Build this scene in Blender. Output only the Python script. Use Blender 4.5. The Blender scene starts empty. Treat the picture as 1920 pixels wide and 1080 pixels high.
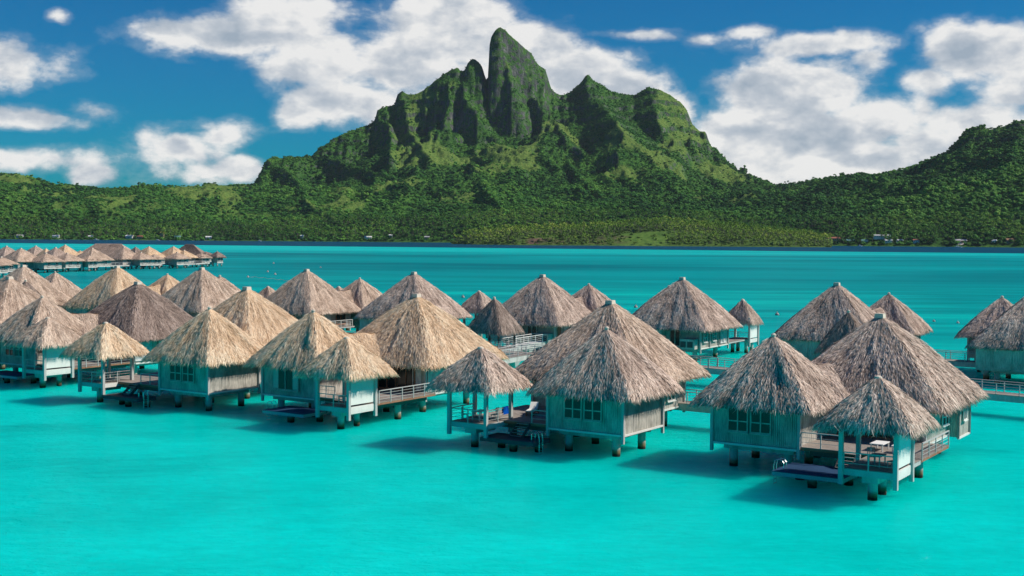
import bpy, math, random
import numpy as np
from mathutils import Vector, Matrix, Euler

# ------------------------------------------------------------------ camera, world, sun, exposure
SC = bpy.context.scene
COL = SC.collection
F_PX, HZ, ROLL, CAM_H = 2350.0, 442.0, 0.007, 16.0      # focal length in photo pixels, horizon row, roll, eye height
cam_d = bpy.data.cameras.new('camera')
cam_d.sensor_width = 36.0
cam_d.lens = 36.0 * F_PX / 1920.0
cam_d.clip_start, cam_d.clip_end = 0.5, 30000.0
cam = bpy.data.objects.new('camera', cam_d)
COL.objects.link(cam)
PITCH = math.atan((540 - HZ) / F_PX)
cam.matrix_world = (Matrix.Translation((0, 0, CAM_H)) @ Matrix.Rotation(math.pi / 2 - PITCH, 4, 'X')
                    @ Matrix.Rotation(ROLL, 4, 'Z'))
SC.camera = cam

SUN_AZ, SUN_EL = math.radians(91), math.radians(42)      # azimuth clockwise from +Y
sun_dir = Vector((math.sin(SUN_AZ) * math.cos(SUN_EL), math.cos(SUN_AZ) * math.cos(SUN_EL), math.sin(SUN_EL)))
sd = bpy.data.lights.new('sun', 'SUN')
sd.energy, sd.angle, sd.color = 5.0, math.radians(0.6), (1.0, 0.91, 0.80)
sun = bpy.data.objects.new('sun', sd)
sun.rotation_euler = sun_dir.to_track_quat('Z', 'Y').to_euler()
sun.location = (200, 60, 300)
COL.objects.link(sun)

SC.view_settings.view_transform = 'Standard'
SC.view_settings.look = 'None'
SC.view_settings.gamma = 1.0
SC.view_settings.use_curve_mapping = False
SC.view_settings.exposure = 0.0
SC.cycles.use_denoising = True
SC.cycles.max_bounces = 6
SC.cycles.diffuse_bounces = 3
SC.cycles.glossy_bounces = 2
SC.cycles.transparent_max_bounces = 6
SC.cycles.volume_bounces = 0
SC.cycles.caustics_reflective = False
SC.cycles.caustics_refractive = False


class NT:
    """small helper for writing node trees"""
    def __init__(self, tree):
        self.t = tree
    def n(self, kind, **kw):
        nd = self.t.nodes.new(kind)
        for k, v in kw.items():
            setattr(nd, k, v)
        return nd
    def set(self, sock, v):
        if hasattr(v, 'is_output'):
            self.t.links.new(v, sock)
        else:
            try:
                sock.default_value = v
            except Exception:
                sock.default_value = (v[0], v[1], v[2], 1) if hasattr(v, '__len__') else (v, v, v)
    def math(self, op, a, b=0.0, c=None, clamp=False):
        nd = self.n('ShaderNodeMath', operation=op, use_clamp=clamp)
        self.set(nd.inputs[0], a); self.set(nd.inputs[1], b)
        if c is not None: self.set(nd.inputs[2], c)
        return nd.outputs[0]
    def vmath(self, op, a, b=(0, 0, 0), s=None):
        nd = self.n('ShaderNodeVectorMath', operation=op)
        self.set(nd.inputs[0], a); self.set(nd.inputs[1], b)
        if s is not None: self.set(nd.inputs['Scale'], s)
        return nd.outputs['Value'] if op in ('LENGTH', 'DOT_PRODUCT', 'DISTANCE') else nd.outputs[0]
    def noise(self, vec, scale, detail=4, rough=0.55, dist=0.0, lac=2.0):
        nd = self.n('ShaderNodeTexNoise')
        if vec is not None: self.set(nd.inputs['Vector'], vec)
        nd.inputs['Scale'].default_value = scale
        nd.inputs['Detail'].default_value = detail
        nd.inputs['Roughness'].default_value = rough
        nd.inputs['Distortion'].default_value = dist
        nd.inputs['Lacunarity'].default_value = lac
        return nd.outputs[0]
    def mix(self, f, a, b):
        nd = self.n('ShaderNodeMix', data_type='RGBA')
        self.set(nd.inputs[0], f)
        self.set(nd.inputs[6], a if hasattr(a, 'is_output') else tuple(a)[:3] + (1,))
        self.set(nd.inputs[7], b if hasattr(b, 'is_output') else tuple(b)[:3] + (1,))
        return nd.outputs[2]
    def ramp(self, f, stops, interp='LINEAR'):
        nd = self.n('ShaderNodeValToRGB')
        nd.color_ramp.interpolation = interp
        el = nd.color_ramp.elements
        while len(el) < len(stops): el.new(0.5)
        for e, (p, c) in zip(el, stops):
            e.position = p
            e.color = (c, c, c, 1) if not hasattr(c, '__len__') else tuple(c)[:3] + (1,)
        self.set(nd.inputs[0], f)
        return nd.outputs[0]
    def range(self, v, a, b, c=0.0, d=1.0, smooth=True):
        nd = self.n('ShaderNodeMapRange', interpolation_type='SMOOTHSTEP' if smooth else 'LINEAR')
        for i, x in enumerate((v, a, b, c, d)): self.set(nd.inputs[i], x)
        return nd.outputs[0]


# ---- sky: physical daylight sky with cumulus clouds built from noise in the direction of view
world = bpy.data.worlds.new('World')
SC.world = world
world.use_nodes = True
wt = world.node_tree
wt.nodes.clear()
W = NT(wt)
sky = W.n('ShaderNodeTexSky', sky_type='NISHITA', sun_disc=False, sun_elevation=SUN_EL, sun_rotation=SUN_AZ,
          altitude=0.0, air_density=1.0, dust_density=0.3, ozone_density=4.0)
SKY_STRENGTH = 0.10
hs = W.n('ShaderNodeHueSaturation')
hs.inputs['Saturation'].default_value = 1.35
hs.inputs['Hue'].default_value = 0.488
hs.inputs['Value'].default_value = 0.62
W.set(hs.inputs['Color'], sky.outputs[0])
clear = W.vmath('MULTIPLY', hs.outputs[0], (0.02, 0.78, 1.16))     # the deep polarised blue of the photograph
tc = W.n('ShaderNodeTexCoord').outputs['Generated']
sp = W.n('ShaderNodeSeparateXYZ'); W.set(sp.inputs[0], tc)
az = W.math('ARCTAN2', sp.outputs[0], sp.outputs[1])
el = W.math('ARCSINE', sp.outputs[2])
cmb = W.n('ShaderNodeCombineXYZ'); W.set(cmb.inputs[0], az); W.set(cmb.inputs[1], el)
ang = cmb.outputs[0]
# every cumulus bank: azimuth, elevation, half width, half height (milliradians), weight
CLOUDS = [
 (-388, 124, 46, 20, 1.0), (-420, 128, 40, 22, .9), (-366, 84, 42, 10, .95), (-346, 160, 10, 6, .8), (-330, 92, 22, 8, .5),
 (-226, 76, 32, 13, 1.0), (-258, 66, 34, 17, 1.0), (-210, 50, 20, 12, 1.0), (-238, 48, 50, 12, .6), (-366, 55, 56, 12, .65), (-326, 46, 20, 9, .7),
 (-420, 40, 40, 9, .6),
 (-226, 152, 70, 16, 1.0), (-170, 164, 56, 24, 1.1), (-150, 140, 60, 30, 1.15), (-140, 104, 40, 18, 1.0), (-168, 96, 20, 15, .8),
 (-90, 140, 56, 32, 1.15), (-50, 160, 56, 34, 1.2), (-46, 176, 52, 20, 1.0), (-30, 110, 50, 40, 1.2), (10, 142, 46, 26, 1.2), (48, 128, 50, 24, 1.1),
 (80, 112, 48, 20, 1.1), (110, 104, 36, 13, 1.0), (122, 90, 24, 16, 1.0), (-110, 100, 30, 20, .9),
 (100, 158, 38, 5, .7), (150, 154, 14, 5, .6), (186, 158, 20, 6, .65), (240, 148, 60, 9, .75), (276, 132, 16, 16, .7),
 (196, 112, 42, 26, 1.1), (246, 112, 44, 24, 1.1), (180, 80, 40, 26, 1.0), (224, 76, 60, 30, 1.1), (276, 90, 48, 26, 1.05),
 (200, 52, 60, 20, 1.0), (266, 56, 70, 24, 1.05), (320, 66, 50, 22, 1.0), (344, 136, 34, 24, 1.1), (378, 136, 40, 22, 1.05), (318, 118, 30, 12, .9),
 (396, 112, 44, 18, 1.0), (360, 84, 60, 18, .95), (300, 36, 60, 14, .9), (430, 80, 50, 30, 1.0),
 (520, 90, 90, 40, 1.0), (700, 140, 120, 60, 1.0), (-560, 100, 90, 40, 1.0), (-760, 150, 110, 50, 1.0), (60, 330, 120, 60, .9), (-300, 380, 120, 60, .9),
]
acc = None
for (a, e, rx, ry, w) in CLOUDS:
    m = W.n('ShaderNodeVectorMath', operation='MULTIPLY_ADD')
    W.set(m.inputs[0], ang)
    m.inputs[1].default_value = (1000.0 / rx / 1.25, 1000.0 / ry / 1.25, 0)
    m.inputs[2].default_value = (-a / rx / 1.25, -e / ry / 1.25, 0)
    ln = W.vmath('LENGTH', m.outputs[0])
    d = W.math('MULTIPLY_ADD', ln, -w, w)                # w*(1-r)
    acc = d if acc is None else W.math('SMOOTH_MAX', acc, d, 0.18)
warp = W.noise(tc, 9.0, 3, 0.5)
def density(vec):
    n1 = W.noise(vec, 13.0, 12, 0.55, 0.3)
    n2 = W.noise(vec, 46.0, 8, 0.6, 0.2)
    n3 = W.noise(vec, 24.0, 5, 0.55, 0.15)
    puff = W.math('ABSOLUTE', W.math('MULTIPLY_ADD', n3, 2.0, -1.0))          # rounded tops, sharp creases
    a = W.math('ADD', W.math('MULTIPLY', W.math('SUBTRACT', n1, 0.5), 1.7), W.math('MULTIPLY', W.math('SUBTRACT', n2, 0.5), 0.55))
    return W.math('MULTIPLY_ADD', W.math('SUBTRACT', puff, 0.22), 0.50, a)
flat = W.vmath('MULTIPLY', tc, (1.0, 1.0, 1.7))
n_here = density(flat)
n_sun = density(W.vmath('ADD', flat, (0.014, 0.0, 0.022)))
field = W.math('ADD', acc, n_here)
mask = W.range(field, 0.03, 0.52)
thin = W.range(field, -0.10, 0.20, 0.0, 0.14)
mask = W.math('MAXIMUM', mask, thin)
def relief(vec):
    return W.math('ADD', W.noise(vec, 17.0, 4, 0.5, 0.2), W.math('MULTIPLY', W.noise(vec, 44.0, 5, 0.55, 0.2), 0.42))
shade = W.math('MULTIPLY', W.math('SUBTRACT', relief(flat), relief(W.vmath('ADD', flat, (0.014, 0.0, 0.020)))), 1.9)
deep = W.range(field, 0.40, 1.5, 0.10, -0.24)
lum = W.math('ADD', W.math('ADD', shade, deep), 0.70, clamp=True)
ccol = W.ramp(lum, [(0.10, (3.6, 4.3, 5.1)), (0.50, (5.6, 6.0, 6.5)), (0.88, (8.9, 8.8, 8.6))])
for nd in (ccol.node,):
    for e_ in nd.color_ramp.elements: e_.color = tuple(c / 10 for c in e_.color[:3]) + (1,)
ccol = W.vmath('SCALE', ccol, s=10.0 * 0.1 / SKY_STRENGTH)
back = W.mix(W.math('MULTIPLY', mask, 0.96), clear, ccol)
bg = W.n('ShaderNodeBackground'); W.set(bg.inputs[0], back); bg.inputs[1].default_value = SKY_STRENGTH
wo = W.n('ShaderNodeOutputWorld'); wt.links.new(bg.outputs[0], wo.inputs[0])


# ------------------------------------------------------------------ helpers
def noise2(x, y, seed=0):
    x = np.asarray(x, float); y = np.asarray(y, float)
    xi = np.floor(x).astype(np.int64); yi = np.floor(y).astype(np.int64)
    fx = x - xi; fy = y - yi
    fx = fx * fx * fx * (fx * (fx * 6 - 15) + 10); fy = fy * fy * fy * (fy * (fy * 6 - 15) + 10)
    def h(a, b):
        v = (a * 374761393 + b * 668265263 + seed * 974634777) & 0xffffffff
        v = ((v ^ (v >> 13)) * 1274126177) & 0xffffffff
        return ((v ^ (v >> 16)) & 0xffffff) / float(0xffffff)
    return (h(xi, yi) * (1 - fx) + h(xi + 1, yi) * fx) * (1 - fy) + (h(xi, yi + 1) * (1 - fx) + h(xi + 1, yi + 1) * fx) * fy

def fbm(x, y, seed=0, octs=5, gain=0.5, ridged=False):
    s = 0.0; a = 1.0; tot = 0.0
    for i in range(octs):
        n = noise2(x * 2.03 ** i + 17.3 * i, y * 2.03 ** i - 9.1 * i, seed + i)
        if ridged: n = 1 - abs(2 * n - 1)
        s = s + a * n; tot += a; a *= gain
    return s / tot

def mesh_np(name, co, tris=None, quads=None, attrs=None, smooth=False, mats=(), mat_idx=None):
    me = bpy.data.meshes.new(name)
    co = np.ascontiguousarray(co, dtype=np.float32)
    me.vertices.add(len(co)); me.vertices.foreach_set('co', co.ravel())
    fl = []; starts = []; tot = 0; n = 0
    for arr, k in ((tris, 3), (quads, 4)):
        if arr is not None and len(arr):
            arr = np.asarray(arr, dtype=np.int32)
            fl.append(arr.ravel()); starts.append(tot + np.arange(len(arr), dtype=np.int32) * k)
            tot += arr.size; n += len(arr)
    me.loops.add(tot); me.polygons.add(n)
    me.loops.foreach_set('vertex_index', np.concatenate(fl))
    me.polygons.foreach_set('loop_start', np.concatenate(starts))
    me.polygons.foreach_set('use_smooth', np.full(n, smooth))
    if mat_idx is not None: me.polygons.foreach_set('material_index', np.asarray(mat_idx, dtype=np.int32))
    for k, v in (attrs or {}).items():
        at = me.attributes.new(k, 'FLOAT', 'POINT'); at.data.foreach_set('value', np.ascontiguousarray(v, dtype=np.float32))
    for m in mats: me.materials.append(m)
    me.update(calc_edges=True)
    return me

class MB:
    def __init__(self):
        self.v = []; self.f = []; self.mi = []
    def quadbox(self, corners, mi=0):
        b = len(self.v); self.v += [tuple(c) for c in corners]
        for q in ((0, 3, 2, 1), (4, 5, 6, 7), (0, 1, 5, 4), (1, 2, 6, 5), (2, 3, 7, 6), (3, 0, 4, 7)):
            self.f.append(tuple(b + i for i in q)); self.mi.append(mi)
        return self
    def box(self, x0, x1, y0, y1, z0, z1, mi=0):
        if x0 > x1: x0, x1 = x1, x0
        if y0 > y1: y0, y1 = y1, y0
        self.quadbox([(x0, y0, z0), (x1, y0, z0), (x1, y1, z0), (x0, y1, z0), (x0, y0, z1), (x1, y0, z1), (x1, y1, z1), (x0, y1, z1)], mi)
        return self
    def beam(self, p, q, w, h, mi=0):
        p = Vector(p); q = Vector(q); d = (q - p).normalized()
        up = Vector((0, 0, 1)) if abs(d.z) < 0.95 else Vector((1, 0, 0))
        s = d.cross(up).normalized() * w / 2; u = s.cross(d).normalized() * h / 2
        self.quadbox([p - s - u, q - s - u, q + s - u, p + s - u, p - s + u, q - s + u, q + s + u, p + s + u], mi)
        return self
    def cyl(self, x, y, z0, z1, r0, r1=None, n=12, mi=0):
        r1 = r0 if r1 is None else r1; b = len(self.v)
        for z, r in ((z0, r0), (z1, r1)):
            self.v += [(x + r * math.cos(2 * math.pi * i / n), y + r * math.sin(2 * math.pi * i / n), z) for i in range(n)]
        for i in range(n):
            j = (i + 1) % n; self.f.append((b + i, b + j, b + n + j, b + n + i)); self.mi.append(mi)
        self.f.append(tuple(b + i for i in reversed(range(n)))); self.mi.append(mi)
        self.f.append(tuple(b + n + i for i in range(n))); self.mi.append(mi)
        return self
    def tube(self, pts, r, n=6, mi=0):
        pts = [Vector(p) for p in pts]; b = len(self.v)
        for k, p in enumerate(pts):
            d = (pts[min(k + 1, len(pts) - 1)] - pts[max(k - 1, 0)]).normalized()
            a = d.cross(Vector((0, 0, 1)) if abs(d.z) < .9 else Vector((1, 0, 0))).normalized(); c = a.cross(d)
            self.v += [tuple(p + a * r * math.cos(6.2832 * i / n) + c * r * math.sin(6.2832 * i / n)) for i in range(n)]
        for k in range(len(pts) - 1):
            for i in range(n):
                j = (i + 1) % n
                self.f.append((b + k * n + i, b + k * n + j, b + (k + 1) * n + j, b + (k + 1) * n + i)); self.mi.append(mi)
        for k in (0, len(pts) - 1):
            self.f.append(tuple(b + k * n + i for i in range(n))); self.mi.append(mi)
        return self
    def poly(self, pts, z0, z1, mi=0):
        """vertical prism over a convex outline"""
        n = len(pts); b = len(self.v)
        self.v += [(x, y, z0) for x, y in pts] + [(x, y, z1) for x, y in pts]
        for i in range(n):
            j = (i + 1) % n; self.f.append((b + i, b + j, b + n + j, b + n + i)); self.mi.append(mi)
        self.f.append(tuple(b + i for i in reversed(range(n)))); self.f.append(tuple(b + n + i for i in range(n))); self.mi += [mi, mi]
        return self
    def mesh(self, name, mats):
        me = bpy.data.meshes.new(name); me.from_pydata([tuple(v) for v in self.v], [], self.f)
        for m in (mats if isinstance(mats, (list, tuple)) else [mats]): me.materials.append(m)
        me.polygons.foreach_set('material_index', self.mi); me.update()
        return me
    def build(self, name, mats, parent=None, loc=(0, 0, 0), rz=0, kind=None):
        return link(name, self.mesh(name, mats), parent, loc, rz, kind)

def link(name, me, parent=None, loc=(0, 0, 0), rz=0, kind=None):
    o = bpy.data.objects.new(name, me); COL.objects.link(o)
    o.location = loc; o.rotation_euler = (0, 0, rz)
    if parent is not None: o.parent = parent
    if kind: o['kind'] = kind
    return o

def thing(name, label, cat, loc=(0, 0, 0), rz=0, group=None):
    o = link(name, None, None, loc, rz); tag(o, label, cat, group)
    return o

def tag(o, label, cat, group=None):
    o['label'] = label; o['category'] = cat
    if group: o['group'] = group
    return o

def kids(o): return [c for c in COL.objects if c.parent == o]
def copy_thing(root, loc, rz, label=None):
    tree = TREE.get(root.name) or [(c, [g for g in COL.objects if g.parent == c]) for c in kids(root)]
    TREE[root.name] = tree
    r = root.copy(); COL.objects.link(r); r.location = loc; r.rotation_euler = (0, 0, rz)
    if label: r['label'] = label
    for c, gs in tree:
        k = c.copy(); COL.objects.link(k); k.parent = r
        for g in gs:
            q = g.copy(); COL.objects.link(q); q.parent = k
    return r
TREE = {}

# ------------------------------------------------------------------ materials
def material(name, col=(0.5, 0.5, 0.5), rough=0.7, spec=0.3, metal=0.0):
    m = bpy.data.materials.new(name); m.use_nodes = True
    m.node_tree.nodes.clear(); t = NT(m.node_tree)
    b = t.n('ShaderNodeBsdfPrincipled'); o = t.n('ShaderNodeOutputMaterial')
    m.node_tree.links.new(b.outputs[0], o.inputs[0])
    b.inputs['Base Color'].default_value = tuple(col) + (1,)
    b.inputs['Roughness'].default_value = rough; b.inputs['Specular IOR Level'].default_value = spec
    b.inputs['Metallic'].default_value = metal
    return m, t, b

def bump(t, b, h, strength=0.3, dist=0.02):
    nd = t.n('ShaderNodeBump'); nd.inputs['Strength'].default_value = strength; nd.inputs['Distance'].default_value = dist
    t.set(nd.inputs['Height'], h); t.set(b.inputs['Normal'], nd.outputs[0])

def thatch_material(name, dark, mid, light):
    m, t, b = material(name, mid, 0.85, 0.15)
    at = t.n('ShaderNodeAttribute', attribute_name='tone').outputs['Fac']
    oc = t.n('ShaderNodeTexCoord').outputs['Object']
    inf = t.n('ShaderNodeObjectInfo').outputs['Random']
    off = t.vmath('ADD', oc, t.vmath('SCALE', (37.0, 91.0, 13.0), s=inf))
    n = t.noise(off, 0.35, 4, 0.6)
    v = t.math('ADD', t.math('MULTIPLY', at, 0.85), t.math('MULTIPLY', t.math('SUBTRACT', n, 0.5), 0.7))
    c = t.ramp(v, [(0.0, dark), (0.45, mid), (0.95, light)])
    t.set(b.inputs['Base Color'], c)
    return m

def wood_material(name, c0, c1, grain=(2, 2, 0.25), rough=0.75, stain=None, streak=14.0):
    m, t, b = material(name, c0, rough, 0.08)
    oc = t.n('ShaderNodeTexCoord').outputs['Object']
    g = t.noise(t.vmath('MULTIPLY', oc, grain), streak, 5, 0.65)
    p = t.noise(oc, 0.7, 4, 0.6)
    v = t.math('ADD', t.math('MULTIPLY', g, 0.7), t.math('MULTIPLY', p, 0.45))
    c = t.ramp(v, [(0.36, c0), (0.72, c1)])
    if stain:
        s = t.range(t.noise(t.vmath('MULTIPLY', oc, (1, 1, 0.3)), 1.7, 5, 0.7), 0.52, 0.72)
        c = t.mix(t.math('MULTIPLY', s, 0.6), c, stain)
    t.set(b.inputs['Base Color'], c)
    bump(t, b, g, 0.4, 0.01)
    return m

M = {}
M['thatch_grey'] = thatch_material('weathered_grey_thatch', (0.12, 0.082, 0.066), (0.56, 0.425, 0.345), (0.95, 0.79, 0.67))
M['thatch_mixed'] = thatch_material('grey_brown_thatch', (0.15, 0.10, 0.075), (0.63, 0.47, 0.355), (0.96, 0.80, 0.65))
M['thatch_tan'] = thatch_material('golden_tan_thatch', (0.26, 0.155, 0.085), (0.83, 0.60, 0.39), (0.97, 0.83, 0.63))
M['thatch_dark'] = thatch_material('dark_brown_thatch', (0.10, 0.07, 0.058), (0.34, 0.255, 0.21), (0.60, 0.47, 0.40))
M['cap'] = wood_material('bound_ridge_cap', (0.42, 0.35, 0.28), (0.82, 0.72, 0.60), (9, 9, 1))
M['siding'] = wood_material('silvered_board_siding', (0.13, 0.135, 0.12), (0.66, 0.62, 0.55), (5, 5, 0.35), 0.75, (0.30, 0.28, 0.23), 5.0)
M['trim'] = wood_material('whitewashed_trim', (0.55, 0.55, 0.52), (0.80, 0.79, 0.75), (4, 4, 0.5))
M['rail'] = wood_material('grey_white_rail_paint', (0.34, 0.34, 0.33), (0.56, 0.56, 0.54), (4, 4, 1))
M['screen'] = wood_material('pale_green_white_screen', (0.66, 0.68, 0.64), (0.80, 0.81, 0.77), (1, 1, 1), 0.6)
M['deck'] = wood_material('grey_deck_timber', (0.20, 0.175, 0.155), (0.42, 0.37, 0.33), (0.4, 6, 1), 0.7)
M['deck_dark'] = wood_material('dark_wet_timber', (0.045, 0.05, 0.055), (0.12, 0.125, 0.13), (0.4, 5, 1), 0.5)
M['deck_shade_blue'] = wood_material('shade_blue_platform', (0.018, 0.045, 0.10), (0.04, 0.09, 0.18), (0.4, 4, 1), 0.6)  # shade and its sky tint painted into the platform timber colour
M['red_wood'] = wood_material('reddish_hardwood', (0.20, 0.085, 0.05), (0.42, 0.22, 0.14), (0.5, 5, 2))
M['shutter'] = wood_material('bleached_lattice', (0.5, 0.5, 0.5), (0.72, 0.71, 0.69), (4, 4, 1))
M['under'] = wood_material('dark_joists', (0.10, 0.09, 0.08), (0.2, 0.18, 0.16), (1, 1, 1))  # even dark brown timber for wall cores and deck beams
M['ac'] = material('cream_enamel', (0.62, 0.58, 0.5), 0.45, 0.4)[0]
M['grille'] = material('dark_fan_grille', (0.06, 0.06, 0.06), 0.5, 0.4)[0]
M['steel'] = material('stainless_tube', (0.72, 0.74, 0.75), 0.25, 0.5, 0.9)[0]
M['cushion'] = material('white_canvas_cushion', (0.80, 0.79, 0.76), 0.8, 0.2)[0]
M['towel'] = material('blue_towel_cloth', (0.0, 0.08, 0.45), 0.9, 0.1)[0]
M['cord'] = material('float_line', (0.3, 0.3, 0.3), 0.8)[0]
M['buoy'] = material('dull_buoy_plastic', (0.34, 0.3, 0.28), 0.5, 0.4)[0]
M['buoy_w'] = material('white_buoy_plastic', (0.50, 0.40, 0.36), 0.5, 0.4)[0]
M['curtain'] = material('pale_curtain', (0.55, 0.56, 0.5), 0.9, 0.1)[0]
M['inside'] = material('dim_interior', (0.06, 0.045, 0.035), 0.9, 0.1)[0]

m, t, b = material('dark_window_glass', (0.015, 0.025, 0.025), 0.08, 0.35)
M['glass'] = m

# concrete piers: pale shaft, dark weed and waterline stains near z = 0
m, t, b = material('stained_concrete', (0.5, 0.5, 0.47), 0.85, 0.2)
geo = t.n('ShaderNodeNewGeometry').outputs['Position']
sz = t.n('ShaderNodeSeparateXYZ'); t.set(sz.inputs[0], geo)
n = t.noise(geo, 2.2, 5, 0.65)
zz = t.math('ADD', sz.outputs[2], t.math('MULTIPLY', t.math('SUBTRACT', n, 0.5), 0.5))
base = t.ramp(t.noise(t.vmath('MULTIPLY', geo, (1, 1, .4)), 1.6, 5, 0.65), [(0.3, (0.36, 0.37, 0.34)), (0.7, (0.60, 0.60, 0.56))])
rust = t.mix(t.range(zz, 0.30, 0.75), (0.22, 0.14, 0.07), base)
t.set(b.inputs['Base Color'], t.mix(t.range(zz, 0.12, 0.34), (0.020, 0.020, 0.014), rust))
bump(t, b, n, 0.3, 0.03)
M['concrete'] = m

# ------------------------------------------------------------------ lagoon
def water():
    m, t, b = material('lagoon_water', (0, .6, .5), 0.18, 0.0)
    geo = t.n('ShaderNodeNewGeometry').outputs['Position']
    sz = t.n('ShaderNodeSeparateXYZ'); t.set(sz.inputs[0], geo)
    X, Y = sz.outputs[0], sz.outputs[1]
    # the sandy shelf, the coral-streaked shelf, the bright rim and the deep channel, from near to far
    shelf = t.vmath('MULTIPLY', geo, (0.004, 0.012, 0))
    wob = t.math('MULTIPLY', t.math('SUBTRACT', t.noise(shelf, 1.0, 4, .6), .5), 260.0)
    d = t.math('ADD', Y, wob)
    sand = t.ramp(t.noise(t.vmath('MULTIPLY', geo, (0.045, 0.06, 0)), 1.0, 5, 0.6), [(0.3, (0.0, 0.53, 0.475)), (0.75, (0.0, 0.72, 0.655))])
    patch = t.noise(t.vmath('MULTIPLY', geo, (0.012, 0.045, 0)), 1.0, 5, .62)
    mid = t.ramp(patch, [(0.32, (0.0, 0.22, 0.235)), (0.50, (0.0, 0.36, 0.35)), (0.68, (0.0, 0.56, 0.49))])
    streak = t.noise(t.vmath('MULTIPLY', geo, (0.0030, 0.0085, 0)), 1.0, 5, .6, .8)
    far = t.ramp(streak, [(0.32, (0.0, 0.17, 0.20)), (0.5, (0.0, 0.26, 0.28)), (0.68, (0.0, 0.36, 0.365))])
    rim = t.mix(t.range(t.noise(t.vmath('MULTIPLY', geo, (0.0015, 0.02, 0)), 1.0, 3), .4, .6), (0.0, 0.38, 0.38), (0.01, 0.54, 0.51))
    # weed and rubble patches on the sand
    weed = t.range(t.noise(t.vmath('MULTIPLY', geo, (0.028, 0.060, 0)), 1.0, 6, .62, .5), .50, .70)
    weed = t.math('MULTIPLY', weed, t.range(Y, 62.0, 84.0))
    sand = t.mix(t.math('MULTIPLY', weed, .66), sand, (0.0, 0.27, 0.255))
    sand = t.mix(t.range(Y, 66.0, 96.0, 0.0, 0.20), sand, (0.0, 0.36, 0.33))      # sand turns a deeper teal with distance, beyond the near foreground
    wavelet_mottle = t.math('ADD', t.math('MULTIPLY', t.noise(t.vmath('MULTIPLY', geo, (0.30, 0.75, 0)), 1.0, 4, .6, .8), .34), t.math('MULTIPLY', t.noise(t.vmath('MULTIPLY', geo, (0.9, 2.4, 0)), 1.0, 3, .6, .6), .30))
    sand = t.vmath('SCALE', sand, s=t.math('ADD', wavelet_mottle, .735))                        # refracted wavelet light painted into the sand colour as fine mottling
    c = t.mix(t.range(Y, 112.0, 215.0), sand, mid)
    c = t.mix(t.range(d, 260.0, 520.0), c, far)
    c = t.mix(t.range(d, 1000.0, 1300.0), c, rim)
    edge = t.math('ADD', Y, t.math('ADD', t.math('MULTIPLY', X, 0.32), t.math('MULTIPLY', t.math('SUBTRACT', t.noise(t.vmath('MULTIPLY', geo, (.004, .002, 0)), 1.0, 4), .5), 120.0)))
    c = t.mix(t.range(edge, 1560.0, 1640.0), c, (0.004, 0.060, 0.115))
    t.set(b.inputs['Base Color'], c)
    b.inputs['Subsurface Weight'].default_value = 0.84
    b.subsurface_method = 'BURLEY'
    b.inputs['Subsurface Radius'].default_value = (0.5, 1.0, 1.0)
    b.inputs['Subsurface Scale'].default_value = 9.0
    b.inputs['IOR'].default_value = 1.33
    rip = t.noise(t.vmath('MULTIPLY', geo, (0.55, 1.1, 1)), 1.0, 4, 0.6, 0.6)
    rip2 = t.noise(t.vmath('MULTIPLY', geo, (2.0, 3.4, 1)), 1.0, 3, 0.6)
    h = t.math('ADD', t.math('MULTIPLY', rip, 0.50), t.math('MULTIPLY', rip2, 0.20))
    bump(t, b, h, 1.0, 0.6)
    b.inputs['Specular IOR Level'].default_value = 0.0
    gl = t.n('ShaderNodeBsdfGlossy'); gl.inputs['Roughness'].default_value = 0.10; t.set(gl.inputs['Color'], (.8, .95, 1.0, 1))
    bn = b.inputs['Normal'].links[0].from_socket; t.set(gl.inputs['Normal'], bn)
    fr = t.n('ShaderNodeFresnel'); fr.inputs[0].default_value = 1.33
    mx = t.n('ShaderNodeMixShader'); t.set(mx.inputs[0], t.math('MINIMUM', t.math('MULTIPLY', fr.outputs[0], 0.36), 0.10))
    t.t.links.new(b.outputs[0], mx.inputs[1]); t.t.links.new(gl.outputs[0], mx.inputs[2])
    out = [n_ for n_ in t.t.nodes if n_.bl_idname == 'ShaderNodeOutputMaterial'][0]; t.t.links.new(mx.outputs[0], out.inputs[0])
    xs = [-3000, -600, 600, 3000]; ys = [-300, 60, 400, 1400, 2300, 3600]
    co = [(x, y, 0) for y in ys for x in xs]; q = [(j * 4 + i, j * 4 + i + 1, j * 4 + i + 5, j * 4 + i + 4) for j in range(5) for i in range(3)]
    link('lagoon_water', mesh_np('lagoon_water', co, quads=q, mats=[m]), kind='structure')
water()

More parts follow.
